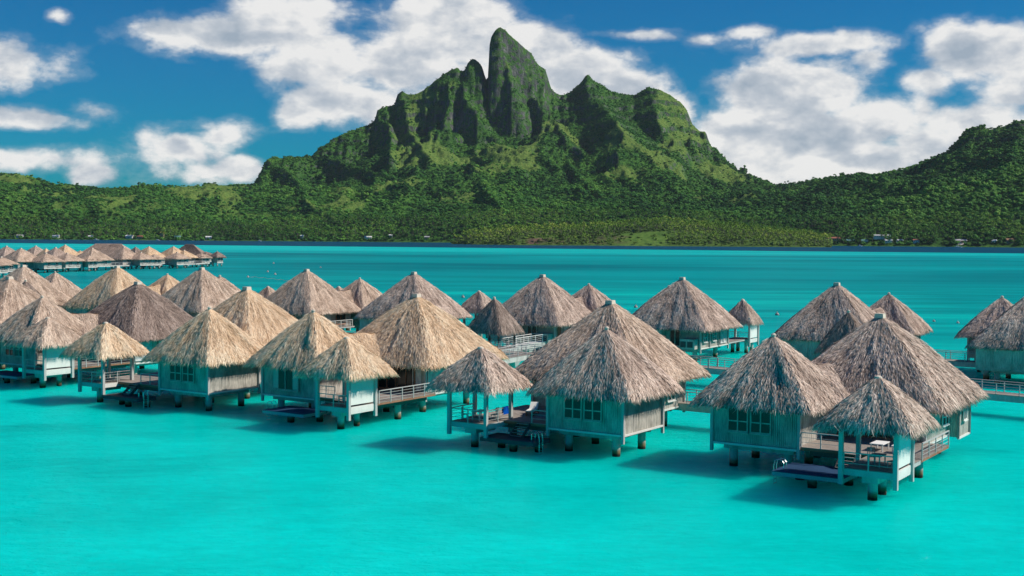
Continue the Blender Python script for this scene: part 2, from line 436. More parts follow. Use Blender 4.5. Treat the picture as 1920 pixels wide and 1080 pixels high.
# ------------------------------------------------------------------ the island: ridges given as photo column, row and distance
def hz(px): return HZ + ROLL * (np.asarray(px, float) - 960)
def height(px, py, Y): return CAM_H + (hz(px) - py) / F_PX * Y
SKYLINE = [(-300, 322), (-150, 300), (0, 330), (30, 327), (60, 333), (100, 345), (150, 353), (200, 355), (240, 352), (262, 348), (268, 345), (290, 350), (380, 353),
 (388, 346), (403, 347), (408, 353), (430, 349), (470, 350), (480, 345), (492, 315), (503, 299), (515, 293), (545, 297), (580, 295), (600, 280), (620, 265),
 (650, 248), (690, 236), (702, 224), (706, 205), (722, 199), (739, 194), (743, 177), (752, 171), (762, 177), (782, 175), (800, 165), (818, 152), (835, 138), (846, 132), (856, 131), (861, 139),
 (869, 136), (875, 121), (884, 117), (895, 121), (902, 130), (906, 146), (911, 158), (914, 140), (915, 90), (918, 76), (926, 61), (935, 55), (945, 60), (951, 69), (964, 79), (979, 91), (993, 103),
 (1001, 120), (1020, 134), (1027, 158), (1033, 171), (1050, 179), (1066, 173), (1078, 165), (1087, 157), (1094, 146), (1099, 143), (1106, 151), (1118, 158), (1140, 170), (1160, 177), (1185, 181),
 (1196, 173), (1212, 166), (1230, 171), (1252, 177), (1270, 190), (1285, 207), (1296, 236), (1320, 250), (1329, 274), (1345, 288), (1368, 313), (1400, 330), (1450, 349),
 (1480, 346), (1530, 337), (1570, 331), (1610, 328), (1650, 329), (1690, 322), (1712, 314), (1740, 300), (1762, 291), (1785, 275), (1798, 256), (1812, 243), (1830, 236), (1846, 245),
 (1862, 243), (1885, 237), (1905, 229), (1925, 231), (2000, 215), (2200, 250)]
def curve(px, pts):
    p = np.array(pts, float); return np.interp(px, p[:, 0], p[:, 1])
def smooth_curve(px, pts):
    p = np.array(pts, float); fine = np.linspace(p[0, 0], p[-1, 0], 1200)
    v = np.interp(fine, p[:, 0], p[:, 1]); k = np.hanning(61); k /= k.sum()
    v = np.convolve(np.pad(v, 30, mode='edge'), k, 'valid'); return np.interp(px, fine, v)

def island():
    px = np.arange(-300, 2200, 2.9); n = len(px)
    T = np.linspace(0, 1, 330)
    Y4 = smooth_curve(px, [(-300, 3500), (0, 3500), (400, 3750), (700, 4150), (950, 4200), (1100, 4400), (1300, 4300), (1450, 4000), (1560, 3650), (1900, 3350), (2200, 3350)])
    Y0 = smooth_curve(px, [(-300, 2850), (0, 2850), (600, 2800), (900, 2700), (1200, 2600), (1450, 2560), (1920, 2430), (2200, 2400)])
    cliff = smooth_curve(px, [(-300, 180), (440, 190), (520, 130), (700, 110), (1040, 120), (1120, 330), (1260, 230), (1330, 200), (1450, 260), (1700, 300), (1790, 200), (2200, 300)])
    Y3 = Y4 - cliff
    Y1 = Y0 + 160; Y2 = Y0 + (Y3 - Y0) * 0.5
    p1 = smooth_curve(px, [(-300, 422), (0, 420), (480, 424), (900, 412), (1250, 412), (1450, 420), (1700, 420), (1920, 415), (2200, 415)])
    p2 = smooth_curve(px, [(-300, 372), (0, 376), (250, 385), (480, 392), (640, 372), (800, 352), (930, 352), (1100, 338), (1300, 355), (1450, 385), (1600, 384), (1750, 362), (1920, 330), (2200, 330)])
    p3 = smooth_curve(px, [(-300, 342), (0, 346), (100, 358), (250, 365), (470, 366), (500, 352), (600, 336), (700, 296), (760, 262), (850, 246), (920, 262), (980, 255), (1050, 232), (1120, 232), (1200, 235),
                    (1270, 262), (1310, 300), (1380, 342), (1450, 362), (1600, 345), (1700, 338), (1800, 300), (1920, 268), (2200, 280)])
    p4 = curve(px, SKYLINE)
    tk = [0, .08, .40, .66, .93, 1]
    Yk = np.array([Y0, Y1, Y2, Y3, Y4, Y4 + 700])
    Hk = np.array([np.full(n, -6.0), height(px, p1, Y1), height(px, p2, Y2), height(px, p3, Y3), height(px, p4, Y4), height(px, p4, Y4) - 520])
    YY = np.zeros((330, n)); HH = np.zeros((330, n))
    for j, t in enumerate(T):
        k = min(4, max(i for i in range(5) if t >= tk[i])); u = (t - tk[k]) / (tk[k + 1] - tk[k])
        YY[j] = Yk[k] * (1 - u) + Yk[k + 1] * u
        uu = u
        if k == 3: uu = u ** 0.8                      # cliffs rise fast at the foot
        if k == 2: uu = u ** 1.25
        HH[j] = Hk[k] * (1 - uu) + Hk[k + 1] * uu
    XX = YY * (px[None, :] - 960) / F_PX
    # soften creases between the bands (not the crest)
    ker = np.hanning(27); ker /= ker.sum()
    pad = np.pad(HH, ((13, 13), (0, 0)), mode='edge')
    sm = sum(ker[i] * pad[i:i + 330] for i in range(27))
    wgt = np.clip(np.minimum((0.90 - T) / 0.06, (T - 0.0) / 0.05), 0, 1)[:, None]
    HH = HH * (1 - wgt) + sm * wgt
    # gullies and buttresses run down towards the shore
    side = fbm(XX / 420 + .3 * YY / 700, YY / 900, 3, 3) - .5
    wx = XX + 160 * (fbm(XX / 300, YY / 300, 31, 3) - .5)
    rid = fbm(wx / 210 + side, YY / 520, 11, 5, 0.52, True)
    rid2 = fbm(wx / 75, YY / 150, 12, 4, 0.5, True)
    tt = T[:, None]
    amp = np.interp(tt, [0, .06, .3, .6, .8, .92, 1], [0, 8, 70, 100, 70, 10, 30])
    amp = amp * np.interp(px, [-300, 300, 700, 1400, 1500, 2200], [.55, .5, 1, 1, .5, .75])[None, :]
    HH = HH + amp * (rid - .62) * 1.25 + amp * .30 * (rid2 - .6)
    amp2 = np.interp(tt, [0, .06, .5, .9, 1], [0, 3, 9, 6, 6])
    HH = HH + amp2 * (fbm(XX / 26, YY / 34, 21, 4) - .5) * 2
    # bare rock ribs on the cliff band below the summits
    rib = fbm(XX / 30, YY / 400 + HH / 500, 41, 4, .55, True)
    band = np.interp(tt, [.62, .68, .88, .925, .94], [0, 1, 1, 0.25, 0]) * np.interp(px, [460, 520, 1030, 1080, 1240, 1300, 1340, 1380], [0, 1, 1, .2, .3, .8, .6, 0])[None, :]
    HH = HH + band * 34 * (rib - .6)
    # spurs: crest lines standing in front of the slope: (photo column, row) points, how far forward, side slopes left / right
    def base_Y(x, y):
        c = int(np.argmin(np.abs(px - x))); vis = height(px[c], y, YY[:, c])
        return float(YY[:, c][np.argmax(HH[:, c] >= vis)]) if (HH[:, c] >= vis).any() else float(Y4[c]) - 30
    SP = [([(993, 178), (1012, 196), (1040, 223), (1058, 259), (1105, 287)], (15, 70, 110, 120, 60), 2.6, .9),
          ([(946, 110), (955, 150), (968, 190), (975, 215)], (10, 40, 60, 60), 2.2, 1.6),
          ([(866, 150), (868, 184), (892, 207), (902, 238), (946, 262)], (15, 60, 100, 110, 60), 2.6, 1.1),
          ([(838, 150), (842, 190), (830, 222)], (15, 50, 80), 2.5, 2.2),
          ([(706, 215), (728, 226), (733, 262), (730, 290)], (10, 60, 110, 110), 2.2, 1.6),
          ([(868, 306), (884, 301), (897, 322), (912, 353), (943, 390)], (110, 170, 170, 130, 60), 1.7, .75),
          ([(1140, 284), (1152, 279), (1209, 287), (1246, 312)], (110, 170, 170, 90), 2.4, .9),
          ([(1268, 312), (1277, 304), (1288, 312)], (90, 120, 90), 2.6, 1.6),
          ([(1098, 148), (1122, 190), (1160, 238), (1205, 276), (1290, 322)], (6, 50, 80, 90, 60), 1.1, .6),
          ([(1215, 170), (1225, 205), (1236, 240)], (10, 60, 60), 1.6, .9),
          ([(1296, 238), (1290, 262), (1330, 300)], (10, 90, 60), 2.4, 1.2),
          ([(500, 298), (540, 318), (565, 345), (574, 372), (625, 405)], (15, 90, 140, 150, 60), 2.0, .8),
          ([(604, 285), (640, 300), (700, 318), (760, 335)], (20, 90, 110, 60), 1.9, .8),
          ([(757, 185), (765, 240), (800, 285), (850, 300)], (15, 50, 90, 60), 1.8, .8),
          ([(640, 345), (680, 352), (720, 380), (760, 405)], (90, 120, 90, 40), 1.2, .6),
          ([(1060, 300), (1090, 330), (1130, 365), (1190, 398)], (60, 100, 90, 40), 1.4, .7),
          ([(1830, 240), (1800, 290), (1740, 330), (1660, 372)], (10, 70, 80, 50), .9, .7),
          ([(1905, 232), (1890, 300), (1830, 360), (1790, 400)], (10, 80, 80, 40), .9, .7),
          ([(30, 330), (60, 365), (120, 395)], (10, 60, 40), .9, .6),
          ([(150, 352), (190, 380), (260, 400)], (10, 50, 40), .9, .6)]
    jag = fbm(XX / 22, YY / 22, 51, 4) - .5
    for pts, fwd, sl, sr in SP:
        P = []
        for (x, y), f in zip(pts, fwd):
            Yb = base_Y(x, y) - f; P.append((Yb * (x - 960) / F_PX, Yb, float(height(x, y, Yb)) - 6))
        best = np.full(HH.shape, -1e9)
        for a, b in zip(P[:-1], P[1:]):
            ax, ay, az = a; dx, dy = b[0] - ax, b[1] - ay; L2 = dx * dx + dy * dy
            s = ((XX - ax) * dx + (YY - ay) * dy) / L2; sc = np.clip(s, 0, 1)
            ox = XX - (ax + sc * dx); oy = YY - (ay + sc * dy); d = np.hypot(ox, oy)
            slope = np.where(ox < 0, sl, sr)
            over = np.maximum(s - 1, 0) * math.sqrt(L2) * .5
            best = np.maximum(best, az + sc * (b[2] - az) - d * slope * (1 + .5 * jag) - over + 14 * jag)
        kk = 16.0; hmx = np.clip(.5 + .5 * (best - HH) / kk, 0, 1)
        HH = HH * (1 - hmx) + best * hmx + kk * hmx * (1 - hmx)
    # strata: horizontal ledges on the high ground
    led = 24 * (np.round(HH / 46 + 1.3 * fbm(XX / 250, YY / 250, 61, 3)) - (HH / 46 + 1.3 * fbm(XX / 250, YY / 250, 61, 3)))
    wl = np.clip((HH - 170) / 150, 0, 1) * np.interp(tt, [.3, .6, .88, .925, .93], [0, 1, 1, .1, 0])
    HH = HH + wl * led * .42
    HH = HH + 2.2 * (fbm(XX / 7, YY / 9, 71, 3) - .5) * np.interp(tt, [0, .1, 1], [0, 1, 1])
    co = np.stack([XX, YY, HH], -1)
    # normals, attributes
    du = np.gradient(co, axis=1); dv = np.gradient(co, axis=0)
    N = np.cross(du, dv); N /= np.linalg.norm(N, axis=-1, keepdims=True) + 1e-9
    steep = 1 - N[..., 2]
    rock = np.clip((steep - .44) / .16, 0, 1) * np.clip((HH - 110) / 90, 0, 1)
    g = fbm(XX / 150, YY / 200, 81, 5) + .25 * (rid - .6)
    hill_l = np.interp(px, [-300, 150, 460, 520], [1, 1, .6, 0])[None, :] * np.clip((HH - 95) / 60, 0, 1)
    grass = np.clip((g - .615 + .16 * hill_l + .08 * np.clip((HH - 300) / 200, 0, 1)) / .07, 0, 1) * (1 - rock) * np.clip((HH - 40) / 60, 0, 1)
    grass = grass * np.interp(px, [1400, 1480], [1, .12])[None, :]
    idx = np.arange(330 * n).reshape(330, n)
    q = np.stack([idx[:-1, :-1], idx[:-1, 1:], idx[1:, 1:], idx[1:, :-1]], -1).reshape(-1, 4)
    m, t, b = material('volcanic_slopes', (.05, .1, .02), 0.9, 0.1)
    geo = t.n('ShaderNodeNewGeometry').outputs['Position']
    ar = t.n('ShaderNodeAttribute', attribute_name='rock').outputs['Fac']; ag = t.n('ShaderNodeAttribute', attribute_name='grass').outputs['Fac']
    n1 = t.noise(geo, .035, 6, .65); n2 = t.noise(geo, .16, 5, .65)
    green = t.ramp(t.math('ADD', t.math('MULTIPLY', n1, .5), t.math('MULTIPLY', n2, .5)), [(.35, (.018, .078, .014)), (.52, (.052, .150, .022)), (.68, (.12, .235, .038))])
    straw = t.ramp(n2, [(.35, (.07, .16, .028)), (.6, (.17, .25, .05)), (.75, (.30, .28, .09))])
    vert = t.noise(t.vmath('MULTIPLY', geo, (.09, .03, .012)), 1.0, 6, .7)
    stone = t.ramp(vert, [(.34, (.028, .035, .036)), (.55, (.10, .11, .105)), (.72, (.26, .26, .245))])
    stone = t.mix(t.range(t.noise(geo, .05, 5, .7), .45, .56), stone, green)
    c = t.mix(t.math('MULTIPLY', ag, t.range(n2, .3, .5, .5, 1)), green, straw)
    c = t.mix(ar, c, stone)
    t.set(b.inputs['Base Color'], c)
    bump(t, b, t.math('ADD', t.noise(geo, .12, 6, .7), t.math('MULTIPLY', vert, .6)), .9, 9.0)
    me = mesh_np('mountain', co.reshape(-1, 3), quads=q, attrs={'rock': rock.ravel(), 'grass': grass.ravel()}, smooth=True, mats=[m])
    link('mountain', me, kind='structure')
    return co, N, rock, grass, T

ISL, ISN, IROCK, IGRASS, IT = island()

# front islet: a low spit with red cut banks and a green mound
def islet():
    px = np.arange(846, 1560, 2.0); T = np.linspace(0, 1, 60)
    Y0 = smooth_curve(px, [(846, 2330), (880, 2230), (960, 2150), (1480, 2130), (1560, 2150)]); Yb = Y0 + np.interp(px, [846, 900, 1100, 1560], [60, 240, 420, 420])
    top = smooth_curve(px, [(846, 456), (870, 446), (900, 438), (980, 433), (1080, 430), (1150, 425), (1250, 417), (1330, 425), (1420, 434), (1500, 442), (1560, 452)])
    YY = Y0 + (Yb - Y0) * T[:, None] ** 1.2
    prof = np.interp(T, [0, .06, .12, .30, .7, 1], [0, .10, .22, .62, 1.0, .7])[:, None]
    H = np.maximum(height(px, top, (Y0 + Yb) / 2), 2)[None, :] * prof
    XX = YY * (px[None, :] - 960) / F_PX
    bank = np.interp(px, [968, 1000, 1040, 1090], [0, 1, .8, 0]) + np.interp(px, [1096, 1104, 1135, 1142, 1150, 1175, 1190], [0, .6, .6, .1, .6, .6, 0])
    step = np.clip((T[:, None] - .10) / .05, 0, 1) * 11 * bank[None, :] * np.clip((0.5 - T[:, None]) / .2, 0, 1)
    H = np.maximum(H, step) + (fbm(XX / 18, YY / 18, 5, 4) - .5) * 2.5 * np.clip(T[:, None] * 20, 0, 1) - 0.6
    co = np.stack([XX, YY, H], -1); n = len(px)
    idx = np.arange(60 * n).reshape(60, n); q = np.stack([idx[:-1, :-1], idx[:-1, 1:], idx[1:, 1:], idx[1:, :-1]], -1).reshape(-1, 4)
    mound = np.interp(px, [1150, 1175, 1240, 1262], [0, 1, 1, 0])[None, :] * np.ones((60, 1)) * (T[:, None] < .30)
    red = np.clip(bank[None, :] * 2.2 * fbm(XX / 14, YY / 14, 8, 4) - .35, 0, 1) * (T[:, None] > .06) * (T[:, None] < .24)
    m, t, b = material('islet_ground', (.05, .1, .02), .9, .1)
    geo = t.n('ShaderNodeNewGeometry').outputs['Position']
    n2 = t.noise(geo, .12, 5, .65)
    c = t.ramp(n2, [(.35, (.03, .07, .012)), (.6, (.08, .15, .025))])
    c = t.mix(t.n('ShaderNodeAttribute', attribute_name='mound').outputs['Fac'], c, t.ramp(n2, [(.35, (.05, .12, .02)), (.65, (.12, .21, .035))]))
    c = t.mix(t.n('ShaderNodeAttribute', attribute_name='red').outputs['Fac'], c, t.ramp(n2, [(.35, (.06, .042, .028)), (.65, (.17, .11, .08))]))
    t.set(b.inputs['Base Color'], c)
    me = mesh_np('islet', co.reshape(-1, 3), quads=q, attrs={'mound': mound.ravel(), 'red': red.ravel()}, smooth=True, mats=[m])
    link('islet_terrain', me, kind='structure')
    return co, mound, red
ILT, IMOUND, IRED = islet()

# ------------------------------------------------------------------ forest: crowns of leaf clumps, placed by geometry nodes over the slopes
def leaf_material(name, cols):
    m, t, b = material(name, cols[1], .75, .12)
    r = t.n('ShaderNodeObjectInfo').outputs['Random']; at = t.n('ShaderNodeAttribute', attribute_name='tone').outputs['Fac']
    loc = t.n('ShaderNodeObjectInfo').outputs['Location']
    big = t.math('SUBTRACT', t.noise(loc, .0055, 5, .6), .5)
    v = t.math('ADD', t.math('ADD', t.math('MULTIPLY', r, .50), t.math('MULTIPLY', at, .30)), t.math('MULTIPLY_ADD', big, 2.4, .0))
    t.set(b.inputs['Base Color'], t.ramp(v, [(0.05, cols[0]), (.5, cols[1]), (.95, cols[2])]))
    return m
M['leaf'] = leaf_material('broadleaf_canopy', [(.012, .066, .014), (.055, .185, .026), (.16, .32, .045)])
M['palmleaf'] = leaf_material('palm_fronds', [(.05, .16, .02), (.12, .27, .035), (.24, .37, .06)])
M['bark'] = wood_material('pale_palm_bark', (.12, .10, .08), (.28, .25, .2))

def crown_mesh(seed, flat=1.0, nleaf=90, clumps=6):
    """an open crown: many leaf-sized faces gathered in clumps round a dark core"""
    r = np.random.RandomState(seed); V = []; F = []; Tn = []
    for k in range(clumps):
        a = r.rand() * 6.283; rad = r.rand() ** .6 * .62; cz = .55 + r.rand() * .35 * flat
        c = np.array([math.cos(a) * rad, math.sin(a) * rad, cz]); R = .28 + .22 * r.rand()
        for i in range(nleaf // clumps * 2):
            d = r.randn(3); d /= np.linalg.norm(d); d[2] = abs(d[2]) * .9 if r.rand() < .75 else d[2]
            p = c + d * R * (.75 + .3 * r.rand()) * np.array([1, 1, .7 * flat])
            s = .09 + .10 * r.rand(); u = np.cross(d, r.randn(3)); u /= np.linalg.norm(u); w = np.cross(d, u)
            b = len(V); V += [p - u * s - w * s * .6, p + u * s - w * s * .5, p + u * s * .3 + w * s + d * s * .3]
            F.append((b, b + 1, b + 2)); Tn += [r.rand()] * 3
    me = mesh_np('crown', np.array(V), tris=F, attrs={'tone': Tn}, mats=[M['leaf']])
    return me

def blob_mesh(seed):
    """a leafy billow: faceted lumps broken by noise"""
    import bmesh
    r = random.Random(seed); bm = bmesh.new(); 
    for k in range(5):
        R = .30 + .26 * r.random(); a = r.random() * 6.283; q = r.random() ** .5 * .52
        mat = Matrix.Translation((math.cos(a) * q, math.sin(a) * q, .35 + .38 * r.random())) @ Matrix.Diagonal((R, R, R * .8, 1))
        bmesh.ops.create_icosphere(bm, subdivisions=2, radius=1.0, matrix=mat)
    for v in bm.verts:
        v.co += Vector((r.gauss(0, .045), r.gauss(0, .045), r.gauss(0, .05)))
    me = bpy.data.meshes.new('billow'); bm.to_mesh(me); bm.free()
    at = me.attributes.new('tone', 'FLOAT', 'POINT'); at.data.foreach_set('value', np.random.RandomState(seed).rand(len(me.vertices)).astype(np.float32))
    me.materials.append(M['leaf']); return me

def palm_mesh(seed, trunk=True):
    r = random.Random(seed); V = []; F = []; mi = []; tone = []
    H = 9 + 4 * r.random(); lean = (r.uniform(-1.2, 1.2), r.uniform(-1, 1))
    top = Vector((lean[0], lean[1], H))
    if trunk:
        rings = [(0, .26), (.5, .18), (1, .14)]
        for s, rr in rings:
            c = Vector((lean[0] * s * s, lean[1] * s * s, H * s))
            for i in range(5): V.append((c.x + rr * math.cos(i * 1.2566), c.y + rr * math.sin(i * 1.2566), c.z)); tone.append(.5)
        for k in range(2):
            for i in range(5):
                j = (i + 1) % 5; F.append((k * 5 + i, k * 5 + j, k * 5 + 5 + j)); F.append((k * 5 + i, k * 5 + 5 + j, k * 5 + 5 + i)); mi += [1, 1]
    for k in range(13):
        a = k * 2.4 + r.random() * .4; up = r.uniform(.1, 1.1) if k > 4 else r.uniform(.9, 1.5); L = r.uniform(3.3, 4.4); tn = r.random()
        prev = top.copy(); d = Vector((math.cos(a) * math.cos(up), math.sin(a) * math.cos(up), math.sin(up)))
        sd_ = Vector((-math.sin(a), math.cos(a), 0)); w0 = .25
        for s in range(3):
            nx = prev + d * L / 3; w1 = (.85, .75, .08)[s]
            for sg in (1, -1):
                b = len(V); dr0 = Vector((0, 0, -.35 * w0)); dr1 = Vector((0, 0, -.35 * w1))
                V += [tuple(prev), tuple(prev + sd_ * sg * w0 + dr0), tuple(nx + sd_ * sg * w1 + dr1), tuple(nx)]
                F += [(b, b + 1, b + 2), (b, b + 2, b + 3)]; mi += [0, 0]; tone += [tn] * 4
            prev = nx; w0 = w1; d = (d + Vector((0, 0, -.55))).normalized()
    return mesh_np('palm', np.array(V), tris=F, attrs={'tone': tone}, mats=[M['palmleaf'], M['bark']], mat_idx=mi)

def scatter(name, pts, scale, meshes, prefix):
    lib = bpy.data.collections.new(prefix + '_library')
    for i, me in enumerate(meshes):
        lib.objects.link(bpy.data.objects.new(prefix + '_source', me))
    me = bpy.data.meshes.new(name); me.vertices.add(len(pts)); me.vertices.foreach_set('co', np.asarray(pts, np.float32).ravel())
    at = me.attributes.new('scl', 'FLOAT_VECTOR', 'POINT'); at.data.foreach_set('vector', np.asarray(scale, np.float32).ravel())
    o = link(name, me); o['kind'] = 'stuff'
    g = bpy.data.node_groups.new(name, 'GeometryNodeTree')
    g.interface.new_socket('Geometry', in_out='INPUT', socket_type='NodeSocketGeometry')
    g.interface.new_socket('Geometry', in_out='OUTPUT', socket_type='NodeSocketGeometry')
    N = g.nodes; Lk = g.links; gi = N.new('NodeGroupInput'); go = N.new('NodeGroupOutput')
    ip = N.new('GeometryNodeInstanceOnPoints'); ci = N.new('GeometryNodeCollectionInfo')
    ci.inputs['Collection'].default_value = lib; ci.inputs['Separate Children'].default_value = True; ci.inputs['Reset Children'].default_value = True
    ip.inputs['Pick Instance'].default_value = True
    ri = N.new('FunctionNodeRandomValue'); ri.data_type = 'INT'; ri.inputs[4].default_value = 0; ri.inputs[5].default_value = len(meshes) - 1
    rr = N.new('FunctionNodeRandomValue'); rr.data_type = 'FLOAT_VECTOR'; rr.inputs[0].default_value = (0, 0, 0); rr.inputs[1].default_value = (0, 0, 6.283)
    na = N.new('GeometryNodeInputNamedAttribute'); na.data_type = 'FLOAT_VECTOR'; na.inputs[0].default_value = 'scl'
    Lk.new(gi.outputs[0], ip.inputs['Points']); Lk.new(ci.outputs[0], ip.inputs['Instance'])
    Lk.new(ri.outputs[2], ip.inputs['Instance Index']); Lk.new(rr.outputs[0], ip.inputs['Rotation']); Lk.new(na.outputs[0], ip.inputs['Scale'])
    Lk.new(ip.outputs[0], go.inputs[0])
    md = o.modifiers.new('scatter', 'NODES'); md.node_group = g
    return o

rs = np.random.RandomState(7)
def pick(co, weight, N):
    a = co[:-1, :-1]; b = co[:-1, 1:]; c = co[1:, :-1]
    area = np.linalg.norm(np.cross(b - a, c - a), axis=-1) * weight[:-1, :-1]
    p = area.ravel() / area.sum(); k = rs.choice(len(p), N, p=p)
    j, i = np.divmod(k, co.shape[1] - 1); u = rs.rand(N, 1); v = rs.rand(N, 1)
    return co[j, i] * (1 - u) * (1 - v) + co[j, i + 1] * u * (1 - v) + co[j + 1, i] * (1 - u) * v + co[j + 1, i + 1] * u * v, j, i

tcol = IT[:, None] * np.ones(ISL.shape[:2])
wt_ = (1 - IROCK) * (1 - .93 * IGRASS) * (tcol < .955) * (tcol > .012) * (ISN[..., 2] > .3)
crowns = [crown_mesh(s) for s in range(5)] + [crown_mesh(20 + s, .6) for s in range(2)]
billows = [blob_mesh(s) for s in range(5)]
pts, j, i = pick(ISL, wt_, 85000)
h = pts[:, 2]
s = (3.3 + 4.2 * rs.rand(len(pts)) ** 2.2) * np.interp(h, [0, 120, 420, 700], [1.0, 1.05, .75, .55])
pts[:, 2] -= s * .25
right = np.interp(pts[:, 0] / pts[:, 1], [.22, .34], [1, 1.25]); s = s * right
scatter('hillside_forest', pts, np.stack([s, s, s * (.75 + .5 * rs.rand(len(s)))], -1), crowns + billows, 'tree')
# palm belt on the low shore
wp = (tcol < .11) * (tcol > .014) * 1.0
pts, j, i = pick(ISL, wp, 4200)
s = .8 + .5 * rs.rand(len(pts)); pts[:, 2] -= .3
palms = [palm_mesh(k) for k in range(6)]
scatter('shore_palm_belt', pts, np.stack([s, s, s], -1), palms, 'palm')
ti = np.linspace(0, 1, 60)[:, None] * np.ones(ILT.shape[:2])
wi = (1 - IRED) * (1 - IMOUND) * (ti > .07) + .5 * (ti > .02) * (ti < .07)
pts, j, i = pick(ILT, wi, 1900); s = .75 + .45 * rs.rand(len(pts))
M['leaf_keep'] = M['palmleaf']; M['palmleaf'] = leaf_material('yellow_green_fronds', [(.09, .20, .025), (.21, .35, .045), (.40, .46, .09)])
scatter('islet_palm_grove', pts, np.stack([s, s, s], -1), [palm_mesh(30 + k) for k in range(5)], 'palm_grove')
M['palmleaf'] = M['leaf_keep']; M['leaf'] = leaf_material('bright_bush_leaves', [(.05, .10, .015), (.11, .19, .03), (.19, .28, .05)])
pts, j, i = pick(ILT, (1 - IRED) * (1 - IMOUND * .9) * (ti > .05), 5200); s = 2.0 + 3.0 * rs.rand(len(pts)) ** 2; pts[:, 2] -= s * .2
scatter('islet_undergrowth', pts, np.stack([s, s, s * .9], -1), [blob_mesh(40 + k) for k in range(4)] + [crown_mesh(44)], 'bush')

# ------------------------------------------------------------------ thatched roofs
def grid_faces(nu, nv, wrap):
    idx = np.arange(nu * nv).reshape(nu, nv)
    if wrap: idx = np.concatenate([idx, idx[:, :1]], 1)
    return np.stack([idx[:-1, :-1], idx[1:, :-1], idx[1:, 1:], idx[:-1, 1:]], -1).reshape(-1, 4)

def strands(S, Nrm, P, U, L, slant, perim, rs, wid=(.024, .050), lift=.10, tone0=None, jit=.12):
    """ragged leaf strips on a surface S(p, u); p along the eave, u down the slope"""
    n = len(P)
    U1 = U + L / slant; P1 = P + (rs.rand(n) - .5) * jit * L / perim * 6
    Um = U + .55 * L / slant; Pm = (P + P1) / 2
    r0 = S(P, U); r1 = S(P1, U1); rm = S(Pm, Um); n0 = Nrm(P, U); n1 = Nrm(P1, np.minimum(U1, 1))
    lf = lift * (.15 + rs.rand(n) ** 2.0)
    r1 = r1 + n1 * lf[:, None]; rm = rm + n1 * (lf * .75)[:, None] + n0 * .015; r0 = r0 + n0 * .004
    t = r1 - r0; w = np.cross(t, n0); w /= np.linalg.norm(w, axis=1, keepdims=True) + 1e-9
    w = w + n0 * (rs.rand(n, 1) - .5) * .8
    w = w * (wid[0] + (wid[1] - wid[0]) * rs.rand(n))[:, None] * .5
    V = np.stack([r0, rm - w, rm + w, r1], 1).reshape(-1, 3); b = np.arange(n)[:, None] * 4
    F = np.concatenate([b + np.array([[0, 1, 2]]), b + np.array([[1, 3, 2]])])
    tn = .20 + rs.rand(n) * .74 + (tone0 if tone0 is not None else .1)
    return V, F, np.repeat(tn, 4)

